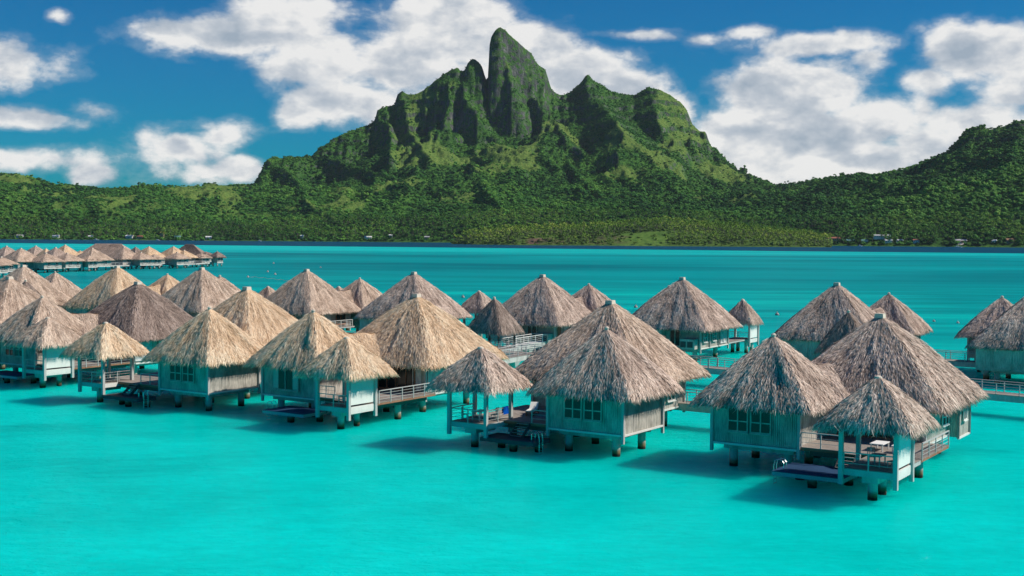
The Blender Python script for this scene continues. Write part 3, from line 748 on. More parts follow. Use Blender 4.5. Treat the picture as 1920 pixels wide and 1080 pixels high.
ROOFS = {}
def pyramid_roof(half, H, seed=0, dens=46, cap='block', coarse=1.0):
    key = (half, H, seed, dens, cap)
    if key in ROOFS: return ROOFS[key]
    rs = np.random.RandomState(seed * 13 + int(half * 10)); Hc = H - (.42 if cap == 'block' else .30 if cap == 'knob' else .05)
    slant = math.hypot(half, Hc)
    def clump(P, u, hs):
        s = P * 8 * half
        a = noise2(s * 1.15, u * slant * .38, 90 + seed) + .5 * noise2(s * 2.7, u * slant * .9, 95 + seed) + .5 * noise2(s * .35, u * slant * .35, 99 + seed)
        return (a / 2.0 - .5)
    def S(P, U):
        P = np.asarray(P, float) % 1.0; U = np.asarray(U, float)
        s = (P * 4) % 4; k = np.floor(s).astype(int); f = (s - k) * 2 - 1
        x = np.choose(k, [np.ones_like(f), -f, -np.ones_like(f), f]); y = np.choose(k, [f, np.ones_like(f), -f, -np.ones_like(f)])
        r = np.sqrt(x * x + y * y); c, sn = x / r, y / r
        nn = 6.5 + 10 * np.clip(U, 0, 1)
        rad = (np.abs(c) ** nn + np.abs(sn) ** nn) ** (-1 / nn)
        u = np.clip(U, 0, None); hs = half * (.05 + .95 * u)
        z = Hc * (1 - u + .028 * np.sin(np.pi * np.clip(u, 0, 1) ** 1.1)) - np.clip(u - .93, 0, None) * 1.4
        disp = clump(P, u, hs) * .30 * np.clip(u * 2.2, .1, 1)
        nz = half / slant; nr = Hc / slant
        hs = hs + disp * nr; z = z + disp * nz
        return np.stack([hs * rad * c, hs * rad * sn, z], -1)
    def Nrm(P, U):
        P = np.asarray(P) % 1.0; k = np.floor(P * 4).astype(int); nz = half / slant; nr = Hc / slant
        nx = np.choose(k, [nr, 0, -nr, 0]); ny = np.choose(k, [0, nr, 0, -nr])
        return np.stack([nx, ny, np.full(P.shape, nz)], -1).astype(float)
    # solid base with thick eave
    nu, nv = (26, 168) if coarse >= 1 else (14, 72)
    pp = np.linspace(0, 1, nv, endpoint=False); uu = np.linspace(0, 1, nu)
    G = S(*np.meshgrid(pp, uu)); G = G.reshape(nu, nv, 3)
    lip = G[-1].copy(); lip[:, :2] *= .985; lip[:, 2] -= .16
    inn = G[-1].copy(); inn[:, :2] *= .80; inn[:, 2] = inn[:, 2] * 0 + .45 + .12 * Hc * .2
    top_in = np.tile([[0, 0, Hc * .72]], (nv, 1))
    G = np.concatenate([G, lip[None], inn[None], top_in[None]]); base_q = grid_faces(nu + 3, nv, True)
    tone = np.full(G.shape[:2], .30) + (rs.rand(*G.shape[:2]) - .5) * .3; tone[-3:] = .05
    V = [G.reshape(-1, 3)]; T = [tone.ravel()]; n0 = len(V[0])
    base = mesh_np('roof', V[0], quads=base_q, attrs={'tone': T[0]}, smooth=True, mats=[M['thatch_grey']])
    N = int(dens * 2.9 * 4 * half * slant * coarse)
    U = np.sqrt(rs.rand(N)) * .97; P = rs.rand(N)
    tn = .10 + .35 * (noise2(P * 30, U * 9, 7) - .5) + .30 * (clump(P, U, 1) * 2)
    a = strands(S, Nrm, P, U, .34 + .34 * rs.rand(N), slant, 8 * half, rs, lift=.095, tone0=tn)
    Ne = int(8 * half * 80 * coarse)
    Pe = rs.rand(Ne); Ue = .90 + .09 * rs.rand(Ne)
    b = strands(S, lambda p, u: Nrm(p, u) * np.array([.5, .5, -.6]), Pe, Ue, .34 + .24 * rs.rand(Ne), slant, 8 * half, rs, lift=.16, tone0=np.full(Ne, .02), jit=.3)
    # hips: slightly raised crossing strips
    Nh = int(slant * 4 * 34 * coarse); hp = (rs.randint(0, 4, Nh) / 4.0 + (rs.rand(Nh) - .5) * .25 / half) % 1.0
    c = strands(S, Nrm, hp, rs.rand(Nh) ** .8 * .95, .5 + .4 * rs.rand(Nh), slant, 8 * half, rs, lift=.16, tone0=np.full(Nh, .22), jit=.5)
    Vs, Fs, Ts = [], [], []; off = 0
    for v, f, t in (a, b, c): Vs.append(v); Fs.append(f + off); Ts.append(t); off += len(v)
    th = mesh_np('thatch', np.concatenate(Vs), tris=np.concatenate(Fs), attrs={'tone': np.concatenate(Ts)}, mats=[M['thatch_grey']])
    cm = MB(); z = Hc - .12
    if cap == 'block':
        w = .30; cm.quadbox([(-w * 1.25, -w * 1.25, z - .25), (w * 1.25, -w * 1.25, z - .25), (w * 1.25, w * 1.25, z - .25), (-w * 1.25, w * 1.25, z - .25),
                                         (-w, -w, z + .42), (w, -w, z + .42), (w, w, z + .42), (-w, w, z + .42)])
    elif cap == 'knob':
        w = .15; cm.cyl(0, 0, z - .1, z + .18, w * 1.5, w, 10); cm.cyl(0, 0, z + .18, z + .30, w * 1.1, w * 1.25, 10); cm.cyl(0, 0, z + .30, z + .40, w * 1.25, w * .6, 10)
    else:
        w = .14; cm.cyl(0, 0, z - .1, z + .14, w * 2.2, w * 1.5, 12); cm.cyl(0, 0, z + .14, z + .2, w * 1.5, w * .5, 12)
    ROOFS[key] = (base, th, cm.mesh('ridge_cap', M['cap']))
    return ROOFS[key]

def gable_roof(L, hw, H, seed=0, dens=46, sag=.5):
    """ridge along local x from 0 to L, joining two pyramids"""
    key = ('g', round(L, 1), hw, H, seed)
    if key in ROOFS: return ROOFS[key]
    rs = np.random.RandomState(seed + 5); slant = math.hypot(hw, H)
    def S(P, U):
        P = np.asarray(P, float); U = np.clip(np.asarray(U, float), 0, None); side = np.where(P >= 0, 1, -1); x = np.abs(P) * L
        d = (noise2(x * 1.2 + side * 40, U * slant * .4, 60 + seed) - .5) * .26
        return np.stack([x, side * hw * U + side * d * .7, H * (1 - U) + sag * (2 * np.abs(np.abs(P) - .5)) ** 2 + d * .7], -1)
    def Nrm(P, U):
        side = np.where(np.asarray(P) >= 0, 1, -1); return np.stack([0 * side, side * H / slant, 0 * side + hw / slant], -1).astype(float)
    n = 30; P = np.concatenate([-np.linspace(1, .001, n), np.linspace(.001, 1, n)]); uu = np.linspace(0, 1, 8)
    vs, qs = [], []
    for sgn in (0, 1):
        g = S(*np.meshgrid(P[sgn * n:(sgn + 1) * n], uu)); qs.append(grid_faces(8, n, False) + sgn * 8 * n); vs.append(g.reshape(-1, 3))
    V = np.concatenate(vs); base = mesh_np('roof', V, quads=np.concatenate(qs), attrs={'tone': np.full(len(V), .3)}, smooth=True, mats=[M['thatch_grey']])
    N = int(2 * L * slant * dens * 2.8); P = (rs.rand(N) * 2 - 1) * .999; U = rs.rand(N) * .97
    a = strands(S, Nrm, P, U, .34 + .34 * rs.rand(N), slant, 2 * L, rs, lift=.11, tone0=np.full(N, .12))
    th = mesh_np('thatch', a[0], tris=a[1], attrs={'tone': a[2]}, mats=[M['thatch_grey']])
    ROOFS[key] = (base, th, None); return ROOFS[key]

def put_roof(parent, data, mat, loc, rz=0, label=None):
    base, th, cap = data
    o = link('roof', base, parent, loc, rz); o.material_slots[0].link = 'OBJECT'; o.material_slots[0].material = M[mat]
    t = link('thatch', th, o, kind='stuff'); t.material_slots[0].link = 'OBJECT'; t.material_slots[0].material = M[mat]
    if cap: link('ridge_cap', cap, o)
    if label: o['label'] = label
    return o

# ------------------------------------------------------------------ joinery
CACHE = {}
def cached(key, fn):
    if key not in CACHE: CACHE[key] = fn()
    return CACHE[key]

def siding_box(parent, x0, x1, y0, y1, z0, z1, mat='siding', bw=.145, name='wall'):
    """a room: solid core wrapped in vertical boards with open joints"""
    if x0 > x1: x0, x1 = x1, x0
    if y0 > y1: y0, y1 = y1, y0
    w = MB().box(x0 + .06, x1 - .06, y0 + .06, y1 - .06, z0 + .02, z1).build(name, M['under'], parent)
    r = random.Random(int(abs(x0 * 31 + y0 * 17 + x1) * 10)); m = MB()
    for (ax, c, lo, hi) in ((0, y0, x0, x1), (0, y1, x0, x1), (1, x0, y0, y1), (1, x1, y0, y1)):
        n = max(1, int((hi - lo) / bw)); s = (hi - lo) / n; inward = 1 if c in (x0, y0) and c == (y0 if ax == 0 else x0) else -1
        for i in range(n):
            d = .05 + r.random() * .018; a = lo + i * s + .012; b = lo + (i + 1) * s - .012; t0, t1 = c - inward * (d - .05), c + inward * .058
            if ax == 0: m.box(a, b, t0, t1, z0, z1 - .01)
            else: m.box(t0, t1, a, b, z0, z1 - .01)
    s = m.build('siding', M[mat], w, kind='stuff')
    return w

def corner_posts(parent, x0, x1, y0, y1, z0, z1, w=.2, which=None):
    me = cached(('post', w, round(z1 - z0, 2)), lambda: MB().box(-w / 2, w / 2, -w / 2, w / 2, 0, z1 - z0).mesh('corner_post', M['rail']))
    for x in (x0, x1):
        for y in (y0, y1): link('corner_post', me, parent, (x, y, z0))

def window(parent, x, y, z, w, h, face, style='casement', curtain=False, dbl=1, mat='trim'):
    """x,y = middle of the window on the wall line; face = outward direction"""
    rz = {'-a': -math.pi / 2, '-b': 0, '+b': math.pi, '+a': math.pi / 2}[face]
    def frame():
        m = MB(); s = .08; y0, y1 = -.13, -.035
        m.box(-w / 2, w / 2, y0, y1, 0, s * 1.2).box(-w / 2, w / 2, y0, y1, h - s, h).box(-w / 2, -w / 2 + s, y0, y1, s * 1.2, h - s).box(w / 2 - s, w / 2, y0, y1, s * 1.2, h - s)
        m.box(-s * .6, s * .6, y0 - .015, y1, s * 1.2, h - s)
        m.box(-w / 2 - .06, w / 2 + .06, y0 - .07, y0 + .02, -.07, 0)
        if style == 'casement': m.box(-w / 2 + s, -s * .6, y0 + .01, y1, h * .36, h * .36 + s).box(s * .6, w / 2 - s, y0 + .01, y1, h * .36, h * .36 + s)
        return m.mesh('window', M[mat])
    o = link('window', cached(('wf', w, h, style, mat), frame), parent, (x, y, z), rz)
    s = .08; cells = []
    for sx in (-1, 1):
        a, b = (sx * s * .6, sx * (w / 2 - s)) if sx > 0 else (sx * (w / 2 - s), sx * s * .6)
        if style == 'casement': cells += [(a, b, s * 1.2, h * .36), (a, b, h * .36 + s, h - s)]
        else: cells += [(a, b, s * 1.2, h - s)]
    for (a, b, c, d) in cells:
        me = cached(('pane', round(b - a, 3), round(d - c, 3)), lambda: MB().box(-(b - a) / 2 - .01, (b - a) / 2 + .01, -.006, .006, -.01, d - c + .01).mesh('pane', M['glass']))
        link('pane', me, o, ((a + b) / 2, -.075, c))
    if curtain:
        def cur():
            m = MB(); k = 9; cw = w * .20
            for sx in (-1, 1):
                for i in range(k): m.box(sx * (w / 2 - s - i * cw / k), sx * (w / 2 - s - (i + 1) * cw / k), -.094 - (i % 2) * .012, -.088 - (i % 2) * .012, .12, h - .1)
            return m.mesh('curtain', M['curtain'])
        link('curtain', cached(('cur', w, h), cur), o)
    return o

def lattice_panel(parent, x, y, z, w, h, face, name='lattice_shutter', mat='shutter'):
    rz = {'-a': -math.pi / 2, '-b': 0, '+b': math.pi, '+a': math.pi / 2}[face]
    def f():
        m = MB(); s = .08; m.box(-w / 2, w / 2, -.10, -.03, 0, s).box(-w / 2, w / 2, -.10, -.03, h - s, h).box(-w / 2, -w / 2 + s, -.10, -.03, s, h - s).box(w / 2 - s, w / 2, -.10, -.03, s, h - s)
        m.box(-w / 2 + s, w / 2 - s, -.045, -.035, s, h - s)
        # herringbone slats
        zz = s; i = 0
        while zz < h - s - .15:
            for sx in (-1, 1):
                x0, x1 = sx * (w / 2 - s - .01), sx * .02; dz = (w / 2 - s) * .8
                za, zb = (zz, zz + dz) if (int(zz / .75) % 2 == 0) else (zz + dz, zz)
                if max(za, zb) < h - s: m.beam((x0, -.062, za), (x1, -.062, zb), .03, .045)
            zz += .16
        return m.mesh(name, M[mat])
    return link(name, cached((name, round(w, 2), round(h, 2), mat), f), parent, (x, y, z), rz)

def railing(parent, pts, z, h=.98, rails=3, step=1.25, mat='rail', name='railing'):
    m = MB()
    for a, b in zip(pts[:-1], pts[1:]): m.beam((a[0], a[1], z + h), (b[0], b[1], z + h), .10, .06)
    o = m.build(name, M[mat], parent)
    pm = cached(('rpost', h, mat), lambda: MB().box(-.035, .035, -.035, .035, -.12, h - .031).mesh('post', M[mat]))
    for a, b in zip(pts[:-1], pts[1:]):
        L = math.hypot(b[0] - a[0], b[1] - a[1]); n = max(1, round(L / step)); an = math.atan2(b[1] - a[1], b[0] - a[0])
        for i in range(n + 1): link('post', pm, o, (a[0] + (b[0] - a[0]) * i / n, a[1] + (b[1] - a[1]) * i / n, z), an)
        rm = cached(('rrail', round(L, 2), mat), lambda: MB().box(.036, L - .036, -.012, .012, -.012, .012).mesh('rail', M[mat]))
        for k in range(rails): link('rail', rm, o, (a[0], a[1], z + h * (k + 1) / (rails + 1)), an)
    return o

def deck(parent, x0, x1, y0, y1, z, th=.22, mat='deck', along='y', fascia='rail', name='deck'):
    if x0 > x1: x0, x1 = x1, x0
    if y0 > y1: y0, y1 = y1, y0
    o = MB().box(x0, x1, y0, y1, z - th, z - .045).build(name, M[fascia], parent)
    m = MB(); bw = .15; r = random.Random(3)
    lo, hi = (x0, x1) if along == 'y' else (y0, y1); n = max(1, int((hi - lo) / bw)); s = (hi - lo) / n
    for i in range(n):
        a, b = lo + i * s + .008, lo + (i + 1) * s - .008; t = z - r.random() * .006
        if along == 'y': m.box(a, b, y0 - .02, y1 + .02, z - .044, t)
        else: m.box(x0 - .02, x1 + .02, a, b, z - .044, t)
    m.build('planks', M[mat], o, kind='stuff')
    return o

def pillar(parent, x, y, top=1.45, r=.30):
    me = cached(('pil', r, top), lambda: MB().cyl(0, 0, -2.2, top, r, r, 16).mesh('pillar', M['concrete']))
    link('pillar', me, parent, (x, y, 0))

def floor_beams(parent, x0, x1, y0, y1, z0=1.28, z1=1.72):
    if x0 > x1: x0, x1 = x1, x0
    if y0 > y1: y0, y1 = y1, y0
    k = .5; m = MB()
    for x in (x0 + k, x1 - k): m.box(x - .18, x + .18, y0 + .25, y1 - .25, z0, z1)
    for y in (y0 + k, y1 - k): m.box(x0 + k + .185, x1 - k - .185, y - .14, y + .14, z0 + .06, z1)
    return m.build('floor_beam', M['concrete'], parent)

def ladder(parent, x, y, z, hx=0, hy=1, hoops=True):
    """steel swimming ladder: two rails with handles, rungs below"""
    m = MB()
    px, py = -hy, hx
    for s in (-.24, .24):
        q = lambda d, zz: (x + px * s + hx * d, y + py * s + hy * d, zz)
        m.tube([q(-.55, z), q(-.55, z + .45), q(-.42, z + .62), q(-.15, z + .66), q(.05, z + .55), q(.12, z + .2), q(.12, -1.0)], .028)
    for k in range(6):
        zz = z - .15 - k * .27; m.beam((x + px * -.24 + hx * .12, y + py * -.24 + hy * .12, zz), (x + px * .24 + hx * .12, y + py * .24 + hy * .12, zz), .05, .03)
    return m.build('ladder', M['steel'], parent)

def stairs(parent, x0, x1, yc, w, z0, z1, n=5):
    """steps from high x1,z1 down to x0,z0"""
    m = MB()
    for s in (-1, 1): m.beam((x1, yc + s * w / 2, z1 - .12), (x0, yc + s * w / 2, z0 + .02), .05, .26)
    o = m.build('stairs', M['deck_dark'], parent)
    tm = cached(('tread', w), lambda: MB().box(-.15, .15, -w / 2 + .03, w / 2 - .03, -.02, .02).mesh('tread', M['deck']))
    for i in range(n):
        t = (i + .5) / n; link('tread', tm, o, (x1 + (x0 - x1) * t, yc, z1 + (z0 - z1) * t))
    return o

def gable_between(parent, A, B, mat, zb, hw=3.2, H=2.7, seed=0):
    dx, dy = B[0] - A[0], B[1] - A[1]; L = math.hypot(dx, dy)
    put_roof(parent, gable_roof(L, hw, H, seed), mat, (A[0], A[1], zb), math.atan2(dy, dx))

T1 = 0.99
def front_bungalow(label, x, y, m, G, B, mat, tops, mats=None, windows='casement', bay=False, plat=None, stair_b=None, rot=T1, seed=0, curtain=False):
    """bungalow of the near row. m=+1: gazebo to the left, -1: to the right. local x runs away from the photographer, y to the left"""
    root = thing('overwater_bungalow', label, 'bungalow', (x, y, 0), rot, 'thatched bungalows of the near row')
    mt, bt, gt = tops; mats = mats or (mat, mat, mat)
    gx, gy = G[0], m * G[1]; bx, by = B[0], m * B[1]; s = lambda v: v * m
    put_roof(root, pyramid_roof(4.35, round(mt - 4.6, 2), seed, 46, 'knob'), mats[0], (0, 0, 4.6))
    put_roof(root, pyramid_roof(6.4, round(bt - 4.5, 1), seed, 46, 'block'), mats[1], (bx, by, 4.5))
    put_roof(root, pyramid_roof(2.9, round(gt - 4.75, 1), seed % 2, 60, 'round'), mats[2], (gx, gy, 4.75))
    gable_between(root, (0, 0), (bx, by), mats[0], 4.6, 3.3, 2.4, seed)
    # bedroom
    siding_box(root, -3.1, 3.1, -3.1, 3.1, 1.75, 5.25)
    corner_posts(root, -3.16, 3.16, -3.16, 3.16, 1.15, 5.1)
    tr = MB()
    for yy in (-3.21, 3.21): tr.box(-3.04, 3.04, yy - .05, yy + .05, 1.66, 1.80)
    for xx in (-3.21, 3.21): tr.box(xx - .05, xx + .05, -3.04, 3.04, 1.66, 1.80)
    tr.build('base_trim', M['trim'], root)
    if windows == 'casement':
        for wy in (.95, -.72): window(root, -3.17, s(wy) if m > 0 else wy + .25, 2.62, 1.5, 1.95, '-a', mat='siding')
    else:
        window(root, -3.17, .3, 2.3, 3.1, 2.5, '-a', style='tall', curtain=True, mat='siding')
    floor_beams(root, -2.8, 2.8, -2.8, 2.8)
    for px_, py_ in ((-2.0, 2.0), (-2.0, -2.0), (2.0, -2.0), (2.0, 2.0)): pillar(root, px_, py_, 1.3)
    # living room behind, joined by a passage
    b0 = bx - 4.6
    siding_box(root, 3.1, b0 + .05, s(-1.6), s(2.2), 1.75, 5.0, name='passage_wall')
    siding_box(root, b0, bx + 4.6, by - 4.6, by + 4.6, 1.75, 5.4, name='living_room_wall')
    corner_posts(root, b0 - .06, bx + 4.66, by - 4.66, by + 4.66, 1.15, 5.2)
    MB().box(b0 + .3, bx + 4.72, by - 4.72, by - 4.62, 1.66, 1.80).build('base_trim', M['trim'], root)
    floor_beams(root, b0 + .4, bx + 4.2, by - 4.2, by + 4.2)
    for px_ in (-3.4, 3.4):
        for py_ in (-3.4, 3.4): pillar(root, bx + px_, by + py_, 1.3)
    # the deck between the rooms, with glazed doors at its back
    dy0, dy1 = s(3.12), s(abs(gy) + 1.65)
    deck(root, -3.15, b0, dy0, dy1, 2.0, fascia='red_wood')
    for k in range(2):
        window(root, b0 - .02, s(4.6 + k * 2.2), 2.03, 2.1, 2.3, '-a', style='tall', mat='red_wood')
    lattice_panel(root, b0 - .02, s(8.0), 2.05, .95, 2.2, '-a')
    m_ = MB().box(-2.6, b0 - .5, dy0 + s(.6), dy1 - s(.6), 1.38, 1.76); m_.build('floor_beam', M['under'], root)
    pillar(root, 1.2, s(abs(gy) + .3), 1.35); pillar(root, 4.2, s(5.0), 1.35)
    # gazebo
    g = 1.62
    deck(root, gx - g, gx + g, gy - g, gy + g, 1.95, .42)
    if gx + g < -3.2: deck(root, gx + g, -3.17, gy - g, gy + g, 1.97, .3)
    MB().box(gx - g + .35, gx + g - .3, gy - .5, gy + .5, 1.1, 1.52).build('floor_beam', M['concrete'], root)
    pillar(root, gx - .7, gy, 1.12)
    if abs(gx) > 4.5: pillar(root, gx + 1.3, gy, 1.12, .26)
    pm = cached(('gpost',), lambda: MB().box(-.13, .13, -.13, .13, 0, 4.0).mesh('gazebo_post', M['rail']))
    for ax in (-1, 1):
        for ay in (-1, 1): link('gazebo_post', pm, root, (gx + ax * (g + .06), gy + ay * (g + .06), .95))
    outer, inner = gy + s(g), gy - s(g)
    railing(root, [(gx - g, gy - g + .1), (gx - g, gy + g - .1)], 1.95, rails=2)
    if m < 0:
        MB().box(gx - g + .1, gx + g - .1, outer - .03, outer + .03, 2.15, 4.45).build('privacy_screen', M['screen'], root)
        MB().box(gx - g + .1, gx + g - .1, outer - .05, outer + .05, 1.42, 2.0).build('fascia_board', M['trim'], root)
    else:
        railing(root, [(gx - g + .1, gy - g), (gx + g - .1, gy - g)], 1.95, rails=3)
        railing(root, [(gx - g + .1, gy + g), (gx + g - .1, gy + g)], 1.95, rails=3)
    MB().box(gx - g, gx + g, gy - g - .06, gy - g - .005, 1.55, 1.93).build('fascia_board', M['trim'], root)
    # deck edge rails towards the water, gap for the steps
    sb = s(stair_b if stair_b else 5.6)
    railing(root, [(-3.1, s(3.3)), (-3.1, sb - s(.6))], 2.0, rails=2, step=1.1)
    if m < 0: railing(root, [(gx + g + .3 if gx + g > -3.1 else -3.0, dy1), (b0 - .1, dy1)], 2.0, rails=3, step=1.6)
    P = plat or (-7.0, -3.4, 2.6, 6.4)
    stairs(root, -4.35, -3.2, sb, 1.05, 1.0, 2.0)
    p = deck(root, P[0], P[1], s(P[2]), s(P[3]), 1.0, .3, 'deck_dark' if m > 0 else 'deck_shade_blue', 'x', 'deck_dark' if m > 0 else 'rail', 'swim_platform')
    pillar(root, P[0] + 1.0, s((P[2] + P[3]) / 2), .68, .3); pillar(root, P[1] - .5, s(P[2] + .7), .68, .3); pillar(root, P[1] - .5, s(P[3] - .7), .68, .3)
    ly = s(P[2]) if True else 0
    ladder(root, P[0] + .9, s(P[2]), 1.0, 0, -m)
    if bay:
        siding_box(root, bx + 1.6, bx + 4.9, by - 4.66, by - 5.3, 1.6, 4.5, name='bay_wall')
        corner_posts(root, bx + 1.6, bx + 4.9, by - 5.36, by - 5.36, 1.5, 4.4, .16)
        window(root, bx + 3.2, by - 5.36, 2.7, 1.0, 1.3, '-b', style='tall')
        window(root, bx + .4, by - 4.66, 2.6, 1.7, 1.6, '-b')
        MB().box(bx + 1.5, bx + 5.0, by - 5.42, by - 5.3, 1.46, 1.59).build('base_trim', M['trim'], root)
    elif m < 0:
        for k in range(2): lattice_panel(root, b0 + .75 + k * 1.15, by - 4.66, 2.0, 1.1, 2.35, '-b')
        window(root, b0 + 4.6, by - 4.66, 2.3, 2.2, 1.9, '-b', style='tall', curtain=True)
        window(root, b0 + 7.4, by - 4.66, 2.3, 1.6, 1.9, '-b', style='tall')
    else:
        lattice_panel(root, b0 + 4.2, by - 4.66, 2.0, 1.1, 2.35, '-b')
        window(root, b0 + 6.6, by - 4.66, 2.4, 1.4, 1.6, '-b')
    return root

# near row, from the right edge of the photograph to the left
B1 = front_bungalow('ash grey near bungalow at the right, with blue shaded swim platform and white screened gazebo', 18.4, 87.9, -1, (-7.1, 9.6), (8.2, 5.0), 'thatch_grey', (9.3, 10.6, 7.5), bay=True,
                    plat=(-7.3, -3.6, 2.9, 7.6), stair_b=6.6, seed=0)
B3 = front_bungalow('grey bungalow at the centre front with two white loungers and a dark swim platform', 7.1, 93.5, 1, (-3.9, 8.75), (9.8, 5.1), 'thatch_mixed', (9.3, 10.8, 7.6), plat=(-5.6, -1.9 - 1.3, 2.9, 7.6),
                    stair_b=5.2, mats=('thatch_grey', 'thatch_mixed', 'thatch_grey'), seed=1)
B2 = front_bungalow('golden thatched bungalow with pale privacy screen and lattice shutters beside the grey central bungalow', -17.8, 112.2, -1, (-5.2, 8.4), (9.5, 4.3), 'thatch_tan', (9.3, 10.6, 7.5), windows='tall', plat=(-6.6, -3.3, .2, 4.9),
                    stair_b=5.9, seed=0)
B4 = front_bungalow('golden thatched bungalow whose separate little gazebo stands well to its left beside dark steps', -27.9, 115.5, 1, (-3.2, 10.6), (9.5, 4.8), 'thatch_tan', (9.3, 10.8, 7.6), plat=(-5.4, -3.2, 3.6, 8.4), stair_b=6.4, seed=1)
B5 = front_bungalow('brown bungalow at the left with darkest main roof and white screened gazebo', -51.6, 137.5, -1, (-4.9, 7.6), (9.3, 4.6), 'thatch_dark', (9.1, 10.6, 7.3), plat=(-6.2, -3.2, -2.0, 4.2), stair_b=4.9,
                    mats=('thatch_mixed', 'thatch_dark', 'thatch_mixed'), seed=0)
B6 = front_bungalow('grey bungalow cut by the left edge of the photo behind the white screened gazebo', -61.5, 139.5, 1, (-3.9, 8.75), (9.8, 5.1), 'thatch_mixed', (9.3, 10.8, 7.6), seed=1)

# ------------------------------------------------------------------ second row, seen from the landward side
def rear_bungalow(label, x, y, Mo, G, mat, rot=T1 + .03, seed=0, red=False, gh=2.4, top=10.8, mtop=9.2):
    root = thing('overwater_bungalow', label, 'bungalow', (x, y, 0), rot, 'thatched bungalows of the second row')
    put_roof(root, pyramid_roof(6.25, round(top - 4.3, 1), seed, 46, 'block'), mat, (0, 0, 4.3))
    siding_box(root, -4.6, 4.6, -4.6, 4.6, 1.75, 5.4, name='living_room_wall')
    corner_posts(root, -4.66, 4.66, -4.66, 4.66, 1.15, 5.2)
    MB().box(-4.6, 4.6, -4.73, -4.62, 1.66, 1.80).build('base_trim', M['trim'], root)
    floor_beams(root, -4.2, 4.2, -4.2, 4.2)
    for a in (-3.4, 3.4):
        for b in (-3.4, 3.4): pillar(root, a, b, 1.3)
    # fenced garden court at the front with a pale capping
    fence_m = cached(('fcap',), lambda: MB().box(-.09, .09, -2.6, 2.6, -.05, .05).mesh('fence_capping', M['trim']))
    siding_box(root, -5.9, -4.7, .2, 5.2, 1.7, 4.15, bw=.17, name='court_wall'); link('fence_capping', fence_m, root, (-5.95, 2.65, 4.2))
    lattice_panel(root, -5.92, 2.4, 1.9, 1.8, 2.1, '-a', mat='siding')
    window(root, -4.68, -1.2, 1.95, 1.5, 2.25, '-a', style='tall', mat='siding')
    MB().box(-5.9, -4.66, -4.4, -2.4, 1.75, 3.0).build('plant_bay', M['siding'], root)
    gr = MB()
    for k in range(2): gr.box(-5.93, -5.90, -4.15 + k * .95, -3.4 + k * .95, 1.95, 2.7)
    gr.build('fan_grille', M['grille'], root)
    if red:
        MB().box(-3.9, -3.0, -4.72, -4.65, 2.0, 4.3).build('door', M['red_wood'], root)
        for k in range(2): lattice_panel(root, -1.6 + 1.15 * k, -4.66, 2.0, 1.1, 2.35, '-b')
        window(root, 2.4, -4.66, 2.3, 2.2, 2.0, '-b', style='tall', mat='red_wood')
        railing(root, [(-4.4, -5.9), (3.8, -5.9)], 2.0, rails=3, step=1.3, mat='trim'); deck(root, -4.4, 4.2, -6.0, -4.75, 2.0)
    else:
        window(root, -3.2, -4.66, 2.5, 1.25, 1.55, '-b'); window(root, -.2, -4.66, 2.5, 1.25, 1.55, '-b')
        corner_posts(root, -1.7, 1.3, -4.72, -4.72, 1.7, 4.9, .14)
        for k in range(2): lattice_panel(root, 2.4 + 1.15 * k, -4.66, 2.0, 1.1, 2.35, '-b')
    if Mo:
        put_roof(root, pyramid_roof(4.4, mtop - 4.5, seed, 46, 'knob'), mat, (Mo[0], Mo[1], 4.5))
        siding_box(root, Mo[0] - 3.1, Mo[0] + 3.1, Mo[1] - 3.1, Mo[1] + 3.1, 1.75, 5.2)
        corner_posts(root, Mo[0] - 3.16, Mo[0] + 3.16, Mo[1] - 3.16, Mo[1] + 3.16, 1.15, 5.1)
        gable_between(root, (0, 0), Mo, mat, 4.35, 3.3, 2.75, seed)
        for a in (-2, 2):
            for b in (-2, 2): pillar(root, Mo[0] + a, Mo[1] + b, 1.5)
        floor_beams(root, Mo[0] - 2.8, Mo[0] + 2.8, Mo[1] - 2.8, Mo[1] + 2.8)
    if G:
        gx, gy = G
        put_roof(root, pyramid_roof(gh if gh < 2.3 else 2.6, 3.0, seed % 2, 60, 'round'), mat, (gx, gy, 4.4))
        deck(root, gx - 1.6, gx + 1.6, gy - 1.6, gy + 1.6, 1.95, .42)
        pm = CACHE[('gpost',)]
        for ax in (-1, 1):
            for ay in (-1, 1): link('gazebo_post', pm, root, (gx + ax * 1.68, gy + ay * 1.68, .95)); pillar(root, gx + ax * 1.0, gy + ay * 1.0, 1.54, .26)
        railing(root, [(gx - 1.6, gy - 1.5), (gx - 1.6, gy + 1.5)], 1.95, rails=3)
        MB().box(gx - 1.5, gx + 1.5, gy - 1.63, gy - 1.57, 2.1, 4.3).build('privacy_screen', M['screen'], root)
        MB().box(gx - 1.5, gx + 1.5, gy - 1.66, gy - 1.61, 1.45, 1.98).build('fascia_board', M['trim'], root)
        x0 = 4.7; deck(root, x0, max(gx - 1.6, x0 + .5), gy - 1.2, gy + 1.2, 2.0)
    return root

